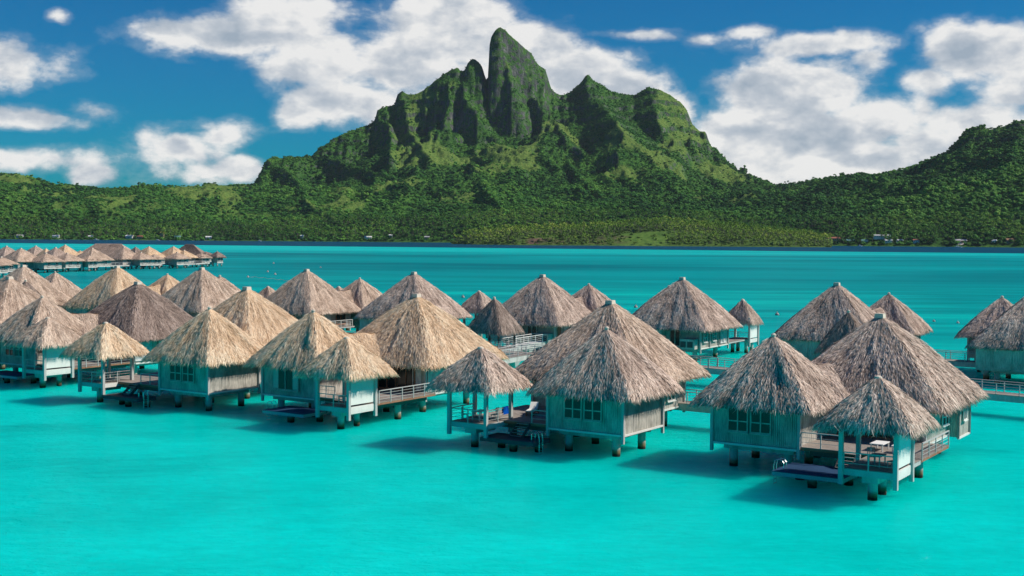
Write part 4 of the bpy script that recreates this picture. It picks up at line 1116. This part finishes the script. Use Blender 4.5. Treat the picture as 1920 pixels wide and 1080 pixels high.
REAR = [
 ('grey brown bungalow behind the golden pair with red wood door and white railings', -31.5, 192, (10.5, -2.0), (15, 6), 'thatch_mixed', 0, True),
 ('brown grey bungalow directly behind the largest golden roof', -14.2, 181, (9, 6), (16.7, -.4), 'thatch_grey', 1, False),
 ('grey bungalow at the end of the white railed ramp behind the open pavilion', 4.2, 173, (11.0, -1.4), None, 'thatch_grey', 0, True),
 ('grey brown bungalow with white framed side windows and little gazebo off its right', 22.5, 165.6, (9, 6), (12.6, -3.6), 'thatch_grey', 1, False),
 ('grey bungalow directly behind the farthest right near roof, second peak standing to its right', 38.8, 149.6, (12.0, -3.0), None, 'thatch_grey', 0, False),
 ('grey bungalow cut by the right edge of the photo beside the twin boardwalks', 58.3, 139, (10.7, 5.6), None, 'thatch_grey', 1, False),
 ('pale tan bungalow with a second peak on its right, under the middle of far row', -64.0, 203, (11.5, .8), None, 'thatch_tan', 0, False),
 ('pale grey tan bungalow rising behind the golden roofs, nearest the gap of open water', -48.8, 197, (8.8, 4.8), (12.4, -2.5), 'thatch_mixed', 1, False),
 ('tan bungalow near the left edge in the second row with second peak on its right', -80.0, 205, (13, 8.5), None, 'thatch_mixed', 0, False),
]
RB = []
for lab, x, y, Mo, G, mat, sd_, red in REAR:
    RB.append(rear_bungalow(lab, x, y, Mo, G, mat, seed=sd_, red=red, gh=2.1 if x == 22.5 else 2.4))

# ------------------------------------------------------------------ entry pavilions and boardwalks
def pavilion(label, x, y, mat, top=8.4):
    root = thing('entry_pavilion', label, 'pavilion', (x, y, 0), T1 + .03, 'open thatched pavilions on the boardwalk')
    put_roof(root, pyramid_roof(2.75, round(top - 4.2, 1), 0, 60, 'knob'), mat, (0, 0, 4.2))
    me = cached(('pavpost',), lambda: MB().cyl(0, 0, 0, 2.9, .15, .13, 10).mesh('post', M['deck_dark']))
    for a in (-1.85, 1.85):
        for b in (-1.85, 1.85): link('post', me, root, (a, b, 2.0))
    deck(root, -2.2, 2.2, -2.2, 2.2, 2.0, .3, name='platform')
    for a in (-1.4, 1.4): pillar(root, a, 0, 1.68, .3)
    railing(root, [(2.0, -1.7), (2.0, 1.7)], 2.0, rails=2)
    return root
pavilion('dark steep thatched open pavilion on four posts beside the white railed ramp', -2.2, 156.2, 'thatch_dark')
pavilion('dark thatched pavilion roof showing between the two farthest right big roofs', 35.8, 133.0, 'thatch_dark')
pavilion('small dark pavilion roof between the brown bungalow and the left edge', -76.5, 197.0, 'thatch_dark', 8.6)

def boardwalk(label, pts, w=1.9, z=2.0, cat='boardwalk', piers=True, white=False, rails=3, group=None, z1=None):
    root = thing('boardwalk', label, 'boardwalk', (pts[0][0], pts[0][1], 0), 0, group)
    ox, oy = pts[0]
    for a, b in zip(pts[:-1], pts[1:]):
        dx, dy = b[0] - a[0], b[1] - a[1]; L = math.hypot(dx, dy); an = math.atan2(dy, dx)
        seg = MB().box(0, L, -w / 2, -w / 2 + .25, z - .62, z - .05).box(0, L, w / 2 - .25, w / 2, z - .62, z - .05).build('side_beam', M['concrete'], root, (a[0] - ox, a[1] - oy, 0), an)
        m = MB(); n = int(L / .16); r = random.Random(1)
        for i in range(n): m.box(i * L / n + .008, (i + 1) * L / n - .008, -w / 2 - .04, w / 2 + .04, z - .046, z - r.random() * .006)
        m.build('planks', M['trim' if white else 'deck'], root, (a[0] - ox, a[1] - oy, 0), an, 'stuff')
        nx, ny = -dy / L * w / 2, dx / L * w / 2
        for sgn in (-1, 1):
            railing(root, [(a[0] - ox + nx * sgn, a[1] - oy + ny * sgn), (b[0] - ox + nx * sgn, b[1] - oy + ny * sgn)], z, rails=rails, step=2.1, mat='trim' if white else 'rail')
        if piers:
            k = max(1, round(L / 8.5)); cm = cached(('pcap', w), lambda: MB().quadbox([(-.3, -w / 2 + .2, z - 1.2), (.3, -w / 2 + .2, z - 1.2), (.3, w / 2 - .2, z - 1.2), (-.3, w / 2 - .2, z - 1.2),
                                                     (-.75, -w / 2, z - .63), (.75, -w / 2, z - .63), (.75, w / 2, z - .63), (-.75, w / 2, z - .63)]) or None)
            def capm():
                q = MB(); q.quadbox([(-.3, -w / 2 + .2, z - 1.2), (.3, -w / 2 + .2, z - 1.2), (.3, w / 2 - .2, z - 1.2), (-.3, w / 2 - .2, z - 1.2),
                                     (-.75, -w / 2, z - .63), (.75, -w / 2, z - .63), (.75, w / 2, z - .63), (-.75, w / 2, z - .63)]); return q.mesh('pier_cap', M['concrete'])
            cm = cached(('pcapm', w, z), capm)
            for i in range(k):
                t = (i + .5) / k; X, Y = a[0] - ox + dx * t, a[1] - oy + dy * t
                link('pier_cap', cm, root, (X, Y, 0), an); pillar(root, X, Y, z - 1.2, .34)
    return root
boardwalk('long grey boardwalk on concrete piers running between the two rows of bungalows', [(-62, 196), (-25, 170.5), (-1, 151.5), (21.7, 134.5), (44.5, 113.6), (66, 94)])
boardwalk('white ramp with white handrails leading up to the bungalow behind the open pavilion', [(-.6, 157.6), (4.3, 167.2)], 1.7, 2.03, white=True)
boardwalk('short railed walkway joining the two bungalows at the right edge, above the main boardwalk', [(43.5, 149.5), (57.5, 139.5)], 1.9, 2.02)
boardwalk('short entrance walkway leaving the centre bungalow towards the grey right hand bungalow', [(13.6, 106.4), (21.8, 100.6)], 1.7, 2.04)
boardwalk('short entrance walkway between the golden bungalow and the main boardwalk', [(-9.8, 127.5), (-6.0, 133.5), (2.0, 149.3)], 1.7, 2.04)

def ac_unit(label, x, y, rz, z=2.05):
    r = thing('air_conditioner', label, 'air conditioner', (x, y, z), rz, 'outdoor air conditioner units')
    MB().box(-.5, .5, -.22, .22, .06, .95).box(-.42, -.3, -.2, .2, 0, .06).box(.3, .42, -.2, .2, 0, .06).build('casing', M['ac'], r)
    g = MB()
    for k in range(7): g.box(-.40 + k * .085, -.355 + k * .085, -.235, -.222, .2, .82)
    g.build('fan_grille', M['grille'], r)
ac_unit('cream air conditioner on the entrance deck right of the centre bungalow', 14.3, 106.9, -.4)

# ------------------------------------------------------------------ terrace furniture
def local(b, a, y, z):
    T = b.rotation_euler.z; return (b.location.x + a * math.cos(T) - y * math.sin(T), b.location.y + a * math.sin(T) + y * math.cos(T), z)
def lounger(label, b, a, y, rz, wood='red_wood', back=.45):
    r = thing('sun_lounger', label, 'sun lounger', local(b, a, y, 2.0), b.rotation_euler.z + rz, 'sun loungers on the terraces')
    MB().box(-1.0, 1.0, -.34, .34, .24, .32).build('frame', M[wood], r)
    lm = cached(('lleg', wood), lambda: MB().box(-.05, .05, -.05, .05, 0, .24).mesh('leg', M[wood]))
    for u in (-.9, .9):
        for v in (-.28, .28): link('leg', lm, r, (u, v, 0))
    MB().box(-.98, .35, -.32, .32, .325, .43).build('seat_cushion', M['cushion'], r)
    MB().quadbox([(.36, -.32, .33), (.98, -.32, .33 + back), (.98, .32, .33 + back), (.36, .32, .33), (.36, -.32, .44), (.93, -.32, .44 + back), (.93, .32, .44 + back), (.36, .32, .44)]).build('backrest', M['cushion'], r)
    return r
lounger('white cushioned lounger nearer the gazebo on the centre bungalow terrace', B3, .6, 6.9, .35)
lounger('white lounger with a blue towel beside the bedroom wall of the centre bungalow', B3, .4, 4.9, .35)
lounger('white raised lounger glimpsed behind the railing of the golden bungalow with the pale screen', B2, -.6, -6.6, .2, back=.6)
lounger('white lounger beside the lattice wall on the golden bungalow with the separate gazebo', B4, .3, 5.2, .3)
def cloth(label, x, y, z, rz, size):
    n = 9; V = []; 
    for i in range(n):
        for j in range(n):
            u, v = i / (n - 1), j / (n - 1); V.append(((u - .5) * size[0], (v - .5) * size[1], .05 + .05 * math.sin(9 * u + 3 * v) * math.sin(7 * v) + .03))
    q = [(i * n + j, (i + 1) * n + j, (i + 1) * n + j + 1, i * n + j + 1) for i in range(n - 1) for j in range(n - 1)]
    o = link('towel', mesh_np('towel', np.array(V), quads=q, smooth=True, mats=[M['towel']]), None, (x, y, z), rz); tag(o, label, 'towel', None); return o
tx = local(B3, 1.1, 5.15, 2.62); cloth('crumpled blue towel lying on the right hand lounger of the centre bungalow', *tx, 1.3, (.6, .5))
def drape(label, p, rz):
    V = []; n = 12
    for i in range(n):
        t = i / (n - 1); y = -.2 + .4 * t if 3 < i < 8 else (-.09 if i <= 3 else .09); zz = [-.55, -.35, -.15, 0, .03, .04, .04, .03, 0, -.15, -.3, -.45][i]
        yy = [-.08, -.08, -.07, -.06, -.03, -.01, .01, .03, .06, .07, .08, .08][i]
        V += [(-.35, yy, zz), (-.1, yy + .01, zz - .01), (.12, yy - .01, zz), (.35, yy, zz)]
    q = [(i * 4 + j, i * 4 + j + 1, i * 4 + j + 5, i * 4 + j + 4) for i in range(n - 1) for j in range(3)]
    o = link('towel', mesh_np('towel', np.array(V), quads=q, smooth=True, mats=[M['towel']]), None, p, rz); tag(o, label, 'towel')
drape('bright blue towel hung over a railing of the centre gazebo', local(B3, -3.9 + 1.0, 8.75 - 1.62, 1.95 + 1.03), T1)

def table(label, b, a, y, w=1.3, d=.8, h=.72, mat='trim', z=1.95):
    r = thing('table', label, 'table', local(b, a, y, z), b.rotation_euler.z, 'tables on the terraces')
    MB().box(-w / 2, w / 2, -d / 2, d / 2, h - .05, h).build('tabletop', M[mat], r)
    lm = cached(('tleg', h, mat), lambda: MB().box(-.035, .035, -.035, .035, 0, h - .05).mesh('leg', M[mat]))
    for u in (-1, 1):
        for v in (-1, 1): link('leg', lm, r, (u * (w / 2 - .08), v * (d / 2 - .08), 0))
def chair(label, b, a, y, rz, mat='rail', z=1.95):
    r = thing('chair', label, 'chair', local(b, a, y, z), b.rotation_euler.z + rz, 'chairs in the gazebos')
    MB().box(-.24, .24, -.24, .24, .42, .46).build('seat', M[mat], r)
    k = MB()
    for i in range(4): k.box(-.23, -.19, -.22 + i * .13, -.17 + i * .13, .46, .95)
    k.box(-.24, -.19, -.24, .24, .9, .98); k.build('backrest', M[mat], r)
    lm = cached(('cleg', mat), lambda: MB().box(-.025, .025, -.025, .025, 0, .42).mesh('leg', M[mat]))
    for u in (-.2, .2):
        for v in (-.2, .2): link('leg', lm, r, (u, v, 0))
table('white dining table inside the open gazebo of the centre bungalow', B3, -3.9, 8.75)
chair('grey chair at the left of the table in the centre gazebo', B3, -4.5, 9.75, -1.2); chair('grey chair at the right of the table in the centre gazebo', B3, -3.3, 7.8, 1.6)
table('grey dining table inside the gazebo of the farthest right bungalow', B1, -7.0, -9.6, mat='rail')
chair('grey chair nearest the white screen in the farthest right gazebo', B1, -7.2, -10.6, 1.2); chair('grey chair beside the table behind the blue shaded swim platform rail', B1, -6.2, -9.0, 3.6)
table('grey table in the white screened gazebo of the golden bungalow', B2, -5.2, -8.4, mat='rail'); chair('dark chair behind the rail in the gazebo of the golden bungalow', B2, -5.6, -9.3, 1.0, 'deck_dark')
table('table under the small golden gazebo left of the dark steps', B4, -3.2, 10.6, mat='rail'); chair('grey chair under the small golden gazebo', B4, -3.9, 11.3, .5); chair('second grey chair under the small golden gazebo, on its step side', B4, -2.6, 9.8, 2.6)
table('low white square table on the sunlit deck behind the farthest right gazebo', B1, -1.2, -8.0, 1.5, .9, .5, 'cushion', 2.0); table('smaller white side table next to the white square table', B1, -1.6, -9.35, .9, .7, .5, 'cushion', 2.0)

# ------------------------------------------------------------------ far row of bungalows
def far_bungalow(label, px, Y, half, top, mat, hip=None, seed=0, walls=True):
    X = (px - 960) / F_PX * Y
    root = thing('overwater_bungalow', label, 'bungalow', (X, Y, 0), T1 + .02, 'small far bungalows along the distant pier')
    if hip:
        q = MB(); L = hip; H = top - 4.4; hw = half
        m = MB(); m.v = [(-L - hw, -hw, 0), (L + hw, -hw, 0), (L + hw, hw, 0), (-L - hw, hw, 0), (-L, 0, H), (L, 0, H)]; m.f = [(0, 1, 5, 4), (1, 2, 5), (2, 3, 4, 5), (3, 0, 4), (0, 3, 2, 1)]; m.mi = [0] * 5
        me = m.mesh('roof', M[mat]); at = me.attributes.new('tone', 'FLOAT', 'POINT'); at.data.foreach_set('value', [.35] * 6)
        o = link('roof', me, root, (0, 0, 4.4), -T1)
        rs = np.random.RandomState(3); n = 9000; u = rs.rand(n); s = rs.rand(n) * 2 - 1; side = rs.choice([-1, 1], n)
        x = s * (L + hw * u); P0 = np.stack([x, side * hw * u, H * (1 - u)], -1); dn = np.stack([0 * u, side * hw, -H + 0 * u], -1); dn = dn / np.linalg.norm(dn, axis=1)[:, None]
        P1 = P0 + dn * .8 + np.array([0, 0, .08]); V = np.stack([P0 + [0, 0, .02], P0 + dn * .4 + np.stack([.09 + 0 * u, 0 * u, .12 + 0 * u], -1), P1], 1).reshape(-1, 3)
        th = link('thatch', mesh_np('thatch', V, tris=np.arange(3 * n).reshape(-1, 3), attrs={'tone': np.repeat(rs.rand(n), 3)}, mats=[M[mat]]), o, kind='stuff')
        MB().box(-L - half + 1.2, L + half - 1.2, -half + 1.2, half - 1.2, 1.75, 5.2).build('wall', M['siding'], root, rz=-T1)
        for k in range(5): pillar(root, -L + k * L / 2, 0, 1.8, .3)
        return root
    put_roof(root, pyramid_roof(half, round(top - 4.5, 1), 0, 20, 'block' if half > 4.5 else 'knob', .6), mat, (0, 0, 4.5))
    w = half - 1.25
    MB().box(-w, w, -w, w, 1.75, 5.1).build('wall', M['siding'], root)
    MB().box(-w - .05, w + .05, -w - .06, -w - .01, 1.62, 1.85).build('base_trim', M['trim'], root)
    if half > 3:
        for k in (-1, 1):
            window(root, k * w * .45, -w - .02, 2.55, 1.4, 1.5, '-b')
    else:
        MB().box(-w, w, -w - .1, -w - .05, 2.0, 3.9).build('privacy_screen', M['screen'], root)
    for a in (-1, 1):
        for b in (-1, 1): pillar(root, a * w * .72, b * w * .72, 1.74, .3)
    return root
def zc(x, y): return x / 4.0, 430 + y / 4.0
FAR = [  # column in photo, row of the roof top, distance, half width, colour, words
 (-14, 482, 440, 4.0, 'thatch_mixed', 'mixed grey roof just outside the left edge'), (2, 481, 455, 4.0, 'thatch_mixed', 'pale grey roof touching the left edge of the photo'),
 (12, 460, 540, 5.6, 'thatch_grey', 'brown grey peak second from the left edge'), (39, 464, 500, 5.8, 'thatch_mixed', 'broad tan roof third from the left edge'),
 (67, 460, 545, 5.6, 'thatch_grey', 'grey brown peak left of the small tan peak'), (86, 465, 540, 3.6, 'thatch_tan', 'small tan peak between two brown grey peaks'),
 (86, 473, 500, 4.6, 'thatch_mixed', 'pale roof in front of the small tan peak'), (104, 463, 535, 5.2, 'thatch_grey', 'grey brown roof left of the bright tan peak'),
 (122, 458, 560, 5.6, 'thatch_tan', 'bright tan tall peak left of the long hall'), (126, 473, 515, 4.6, 'thatch_mixed', 'grey roof in front of the bright tan peak'),
 (150, 469, 585, 3.4, 'thatch_tan', 'tiny tan peak just left of the long hall'), (173, 464, 535, 5.6, 'thatch_mixed', 'grey tan roof standing before the left end of the long hall'),
 (167, 478, 520, 3.0, 'thatch_mixed', 'small gazebo roof in front of the long hall'),
 (232, 462, 560, 5.4, 'thatch_mixed', 'grey tan roof before the right end of the long hall'), (254, 462, 620, 3.6, 'thatch_dark', 'small dark peak right of the long hall'),
 (264, 472, 560, 4.4, 'thatch_mixed', 'low grey roof below the small dark peak'), (279, 461, 590, 5.4, 'thatch_tan', 'tan peak midway between the two hipped halls'),
 (289, 476, 565, 2.8, 'thatch_mixed', 'little grey gazebo roof under the tan peak'), (325, 461, 600, 5.6, 'thatch_tan', 'tan peak left of the second hipped hall'),
 (332, 472, 575, 4.0, 'thatch_mixed', 'grey tan lower roof under the second tan peak'), (345, 468, 600, 4.2, 'thatch_tan', 'tan roof in front of the second hipped hall'),
 (378, 474, 605, 3.2, 'thatch_mixed', 'grey tan gazebo roof at the end of the main cluster'), (386, 471, 640, 3.6, 'thatch_dark', 'dark roof behind the last grey tan gazebo'),
 (407, 472, 615, 2.7, 'thatch_dark', 'lone dark gazebo at the right tip of the far pier'),
]
for px, py, Y, half, mat, words in FAR:
    top = CAM_H + (float(hz(px)) - py) / F_PX * Y
    top = max(4.2 + half * .78, min(top, 11.5)) if px < 400 else 7.6
    far_bungalow('far ' + words, px, Y, half * 1.18, top, mat)
far_bungalow('long hipped grey hall roof in the middle of the far row', 203, 640, 8.0, 10.5, 'thatch_grey', hip=6.5)
far_bungalow('second shorter hipped dark hall near the right end of the far row', 355, 660, 7.5, 10.4, 'thatch_dark', hip=1.8)
boardwalk('low pier running behind and between the small far bungalows', [(-190, 520), (-150, 590), (-148, 618)], 2.2, 2.0, rails=1)

# ------------------------------------------------------------------ floats on the water
def ray(px, py, z=0.0):
    a, b = px - 960, py - 540; u = a * math.cos(-ROLL) - b * math.sin(-ROLL); v = a * math.sin(-ROLL) + b * math.cos(-ROLL)
    c, s = math.cos(PITCH), math.sin(PITCH); d = (u, F_PX * c - v * s, -F_PX * s - v * c); t = (z - CAM_H) / d[2]
    return d[0] * t, d[1] * t
def buoy_mesh(mat):
    import bmesh
    bm = bmesh.new(); bmesh.ops.create_uvsphere(bm, u_segments=12, v_segments=8, radius=.27)
    for v in bm.verts: v.co.z = v.co.z * .9 + .08
    bmesh.ops.create_cone(bm, cap_ends=True, segments=8, radius1=.07, radius2=.05, depth=.2, matrix=Matrix.Translation((0, 0, .38)))
    me = bpy.data.meshes.new('buoy'); bm.to_mesh(me); bm.free(); me.materials.append(M[mat]); return me
bmh, bmw = buoy_mesh('buoy'), buoy_mesh('buoy_w')
for px, py, k, lab in [(513, 494, 1, 'pinkish float farthest out of the float line in open water'), (502, 510, 1, 'pale float at the left end of the swim line'), (516, 515, 1, 'reddish float at the right of the swim line'),
                       (465, 520, 1, 'pale float nearest the tan roofs'), (601, 502, 0, 'lone float above the gap between second row roofs'), (868, 558, 0, 'dark buoy just left of the small grey gazebo roof'),
                       (1192, 577, 0, 'dark buoy left of the big grey brown roof in the centre right'), (1457, 591, 0, 'dark buoy right of the little off standing gazebo'),
                       (1751, 603, 0, 'darker of the two buoys right of the second grey peak'), (1796, 606, 1, 'paler buoy farther right, right of the second grey peak')]:
    x, y = ray(px, py); o = link('buoy', bmw if k else bmh, None, (x, y, 0)); o.scale = [1.0 + (y > 250) * .6] * 3; tag(o, lab, 'buoy', 'buoys floating on the lagoon')
pts = []
for k in range(34):
    x, y = ray(466 + k * 2.6, 519 + 9 * (k / 33.) ** 1.3 + .8 * math.sin(k)); pts.append((x, y, .03))
fm = MB().tube(pts, .03, 4)
for p in pts: fm.cyl(p[0], p[1], -.05, .13, .13, .1, 6)
tag(fm.build('float_line', M['cord']), 'dotted line of small floats curving over the water beside the tan roofs', 'float line')

# ------------------------------------------------------------------ shore: beach, houses, boats, ridge trees
def ground(px, Y):
    xs = ISL[0, :, 0] / ISL[0, :, 1] * F_PX + 960; c = int(np.argmin(np.abs(xs - px)))
    return (px - 960) / F_PX * Y, float(np.interp(Y, ISL[:, c, 1], ISL[:, c, 2])), float(ISL[0, c, 1])
def beach():
    m, t, b = material('pale_beach_sand', (.55, .5, .4), .9, .1)
    geo = t.n('ShaderNodeNewGeometry').outputs['Position']
    t.set(b.inputs['Base Color'], t.ramp(t.noise(geo, .08, 5, .7), [(.35, (.28, .22, .15)), (.6, (.55, .50, .40))]))
    xs = np.arange(60, 1925, 3.0); V = []
    for px in xs:
        _, _, y0 = ground(px, 2700); w = 10 + 26 * noise2(px / 40, 0, 3) + (26 if 1545 < px < 1720 else 0) + (12 if 190 < px < 420 else 0)
        for k, (dy, z) in enumerate(((-8, -.5), (4, .9), (4 + w * .6, 1.6 + w * .10), (8 + w, 1.2 + w * .15))):
            Y = y0 + 26 + dy; V.append(((px - 960) / F_PX * Y, Y, z))
    n = len(xs); q = [(4 * i + k, 4 * i + 4 + k, 4 * i + 5 + k, 4 * i + 1 + k) for i in range(n - 1) for k in range(3) if noise2(xs[i] / 25, 5, 9) > .38 or xs[i] > 1540]
    link('beach', mesh_np('beach', np.array(V), quads=q, mats=[m]), kind='structure')
beach()
M['house_white'] = material('white_render', (.78, .77, .72), .8, .2)[0]
M['house_tan'] = material('tan_render', (.42, .32, .22), .8, .2)[0]
M['tin_white'] = material('pale_tin_roof', (.75, .75, .73), .5, .4)[0]
M['tin_teal'] = material('weathered_green_roof', (.16, .34, .30), .5, .4)[0]
M['tin_rust'] = material('rusty_red_roof', (.34, .13, .08), .6, .3)[0]
M['tin_grey'] = material('grey_roof', (.42, .42, .42), .6, .3)[0]
def house(label, px, up, w, d, h, wall, roof, rz=0.0):
    X, _, y0 = ground(px, 2600); Y = y0 + 40 + up * 8; X, z, _ = ground(px, Y); z = max(z, 1.0) + up * 2.0
    r = thing('shore_house', label, 'house', (X, Y, z), rz, 'small houses along the island shore')
    MB().box(-w / 2, w / 2, -d / 2, d / 2, -3, h).build('wall', M[wall], r)
    m = MB(); e = .8; m.v = [(-w / 2 - e, -d / 2 - e, h), (w / 2 + e, -d / 2 - e, h), (w / 2 + e, d / 2 + e, h), (-w / 2 - e, d / 2 + e, h), (-w / 2 - e, 0, h + d * .32), (w / 2 + e, 0, h + d * .32)]
    m.f = [(0, 1, 5, 4), (2, 3, 4, 5), (1, 2, 5), (3, 0, 4), (0, 3, 2, 1)]; m.mi = [0] * 5; m.build('roof', M[roof], r)
    wm = cached(('hwin',), lambda: MB().box(-.7, .7, -.05, .05, 0, 1.3).mesh('window', M['glass']))
    for k in range(max(1, int(w / 4))): link('window', wm, r, (-w / 2 + (k + .5) * w / max(1, int(w / 4)), -d / 2 - .06, h * .35))
for a in [
 ('white shore house nearest the left edge of the photo', 38, 0, 15, 8, 4, 'house_white', 'tin_grey'),
 ('white roofed house second from the left edge on the shore', 105, 0, 14, 8, 4, 'house_white', 'tin_white', .2),
 ('little white house just left of the sandy settlement', 170, 0, 9, 7, 3.5, 'house_white', 'tin_white'),
 ('white roofed house in the middle of the left sandy settlement', 243, 0, 16, 9, 4.5, 'house_white', 'tin_white', -.2),
 ('tan walled house right of the white roofed one in the left settlement', 262, 0, 12, 8, 4, 'house_tan', 'tin_rust'),
 ('small red roofed chapel above the left settlement', 304, 1, 7, 9, 8, 'house_tan', 'tin_rust'),
 ('pale house with green roof right of the chapel', 333, 0, 13, 8, 4, 'house_white', 'tin_teal'),
 ('pale house near the right end of the left shore strip', 391, 0, 12, 8, 4, 'house_white', 'tin_white', .1),
 ('tiny white house in the trees below the yellow hillside patch', 566, 1, 7, 6, 3.5, 'house_white', 'tin_white'),
 ('pair of joined white roofs on the shore left of centre', 690, 0, 15, 8, 4, 'house_white', 'tin_white'),
 ('small white house on the slope left of centre', 732, 1, 7, 6, 3.5, 'house_white', 'tin_white', .3),
 ('grey roofed house by the shore just left of the islet tip', 800, 0, 10, 7, 4, 'house_tan', 'tin_grey'),
 ('long low tan building at the left of the right hand settlement', 1562, 1, 26, 9, 4, 'house_tan', 'tin_rust'),
 ('green roofed shed by the water in the right hand settlement', 1593, 0, 15, 9, 4, 'house_tan', 'tin_teal'),
 ('green roofed house beside the shed in the right hand settlement', 1620, 0, 13, 8, 4, 'house_white', 'tin_teal', -.2),
 ('long white walled terrace behind the settlement on its earth bank', 1652, 2, 34, 8, 4.5, 'house_white', 'tin_grey'),
 ('white roofed house at the centre of the right hand settlement', 1664, 0, 14, 9, 4.5, 'house_white', 'tin_white'),
 ('white house with a grey roof right of the settlement centre', 1686, 0, 12, 8, 4, 'house_white', 'tin_grey', .2),
 ('red and white house at the right end of the settlement', 1716, 0, 12, 8, 4.5, 'house_white', 'tin_rust'),
 ('grey shed among the pale gravel heaps on the right shore', 1800, 0, 22, 9, 4, 'house_tan', 'tin_grey'),
 ('tall tan thatched hut near the right edge on the shore', 1891, 0, 13, 11, 5, 'house_tan', 'thatch_tan'),
 ('white cottage left of the tall tan hut', 1862, 0, 9, 7, 4, 'house_white', 'tin_white')]:
    house(*a)
def boat(label, px, off, L):
    _, _, y0 = ground(px, 2600); Y = y0 - off; r = thing('motor_boat', label, 'boat', ((px - 960) / F_PX * Y, Y, 0), 0, 'boats off the island shore')
    w = L * .26; m = MB(); pts = [(-L / 2, -w / 2), (L * .22, -w / 2), (L / 2, 0), (L * .22, w / 2), (-L / 2, w / 2)]
    n = 5; m.v = [(x * .9, y * .6, -.3) for x, y in pts] + [(x, y, 1.5) for x, y in pts]
    m.f = [tuple(range(n))[::-1], tuple(range(n, 2 * n))] + [(i, (i + 1) % n, n + (i + 1) % n, n + i) for i in range(n)]; m.mi = [0] * 7; m.build('hull', M['house_white'], r)
    MB().quadbox([(-L * .3, -w * .35, 1.51), (L * .12, -w * .35, 1.51), (L * .12, w * .35, 1.51), (-L * .3, w * .35, 1.51), (-L * .28, -w * .3, 3.1), (0, -w * .3, 3.1), (0, w * .3, 3.1), (-L * .28, w * .3, 3.1)]).build('cabin', M['house_white'], r)
    MB().box(-L * .2, -L * .02, -w * .36, w * .36, 2.0, 2.6).build('window', M['glass'], r)
for a in [('white motor boat moored off the left sandy settlement', 181, 60, 12), ('second white boat farther right off the left settlement', 296, 60, 10), ('white boat close to the shore left of centre', 487, 60, 8),
          ('white boat leaving a pale wake near the right hand gravel heaps', 1796, 110, 15), ('small white boat by the right hand settlement', 1612, 50, 9)]: boat(*a)
def heap(label, px, w, h):
    X, z, y0 = ground(px, 2500); Y = y0 + 34; rs_ = np.random.RandomState(px); n = 20; V = [(0, 0, h)]; F = []
    for k in range(1, 5):
        for i in range(n):
            a = i * 6.2832 / n; rr = w / 2 * k / 4; V.append((rr * math.cos(a), rr * .6 * math.sin(a), h * (1 - k / 4) ** 1.1 + rs_.rand() * h * .12 - (1 if k == 4 else 0)))
    F = [(0, 1 + i, 1 + (i + 1) % n) for i in range(n)]; Q = [(1 + k * n + i, 1 + (k + 1) * n + i, 1 + (k + 1) * n + (i + 1) % n, 1 + k * n + (i + 1) % n) for k in range(3) for i in range(n)]
    o = link('gravel_heap', mesh_np('gravel_heap', np.array(V), tris=F, quads=Q, mats=[M['concrete_pale']]), None, ((px - 960) / F_PX * Y, Y, 1.5)); tag(o, label, 'gravel heap', 'gravel heaps on the right shore')
M['concrete_pale'] = wood_material('pale_crushed_rock', (.32, .29, .26), (.55, .50, .46), (.3, .3, .3))
heap('largest pale gravel heap on the right shore', 1801, 34, 11); heap('lower pale gravel heap right of the largest one', 1825, 26, 7); heap('small pale heap left of the largest gravel heap', 1783, 16, 5)
# trees that stand out against the sky on the ridges
def tree_thing(px, kind):
    py = float(np.interp(px, [p[0] for p in SKYLINE], [p[1] for p in SKYLINE])); xs = ISL[0, :, 0] / ISL[0, :, 1] * F_PX + 960; c = int(np.argmin(np.abs(xs - px)))
    el_ = (ISL[:, c, 2] - CAM_H) / ISL[:, c, 1]; k = int(np.argmax(el_)); X, Y, Z = ISL[k, c]
    r = thing('ridge_tree', 'small dark tree standing out against the sky on the right hand saddle ridge' if px > 1400 else 'small dark tree standing out against the sky on the left hand ridge', 'tree', (float(X), float(Y) - 4, float(Z) - 2), 0, 'trees standing out on the skyline')
    q = random.Random(px); H = q.uniform(6, 11); MB().cyl(0, 0, 0, H, .45, .2, 6).build('trunk', M['bark'], r)
    o = link('crown', crowns[q.randint(0, 4)], r, (0, 0, H * .45)); o.scale = (q.uniform(4, 7),) * 2 + (q.uniform(4.5, 7.5),)
for px in (112, 146, 262, 294, 300, 404, 1468, 1476, 1487, 1495, 1510, 1522, 1545, 1561, 1575, 1690, 1724, 1775): tree_thing(px, 0)
HAZE = 1.4e-5

if HAZE > 0:
    hm = bpy.data.materials.new('air'); hm.use_nodes = True; hm.node_tree.nodes.clear(); ht = NT(hm.node_tree)
    pv = ht.n('ShaderNodeVolumePrincipled'); pv.inputs['Color'].default_value = (.75, .86, 1.0, 1); pv.inputs['Density'].default_value = HAZE
    pv.inputs['Anisotropy'].default_value = 0.0
    oo = ht.n('ShaderNodeOutputMaterial'); hm.node_tree.links.new(pv.outputs[0], oo.inputs['Volume'])
    MB().box(-3200, 3200, -320, 5400, -14, 820).build('haze', hm, kind='stuff')
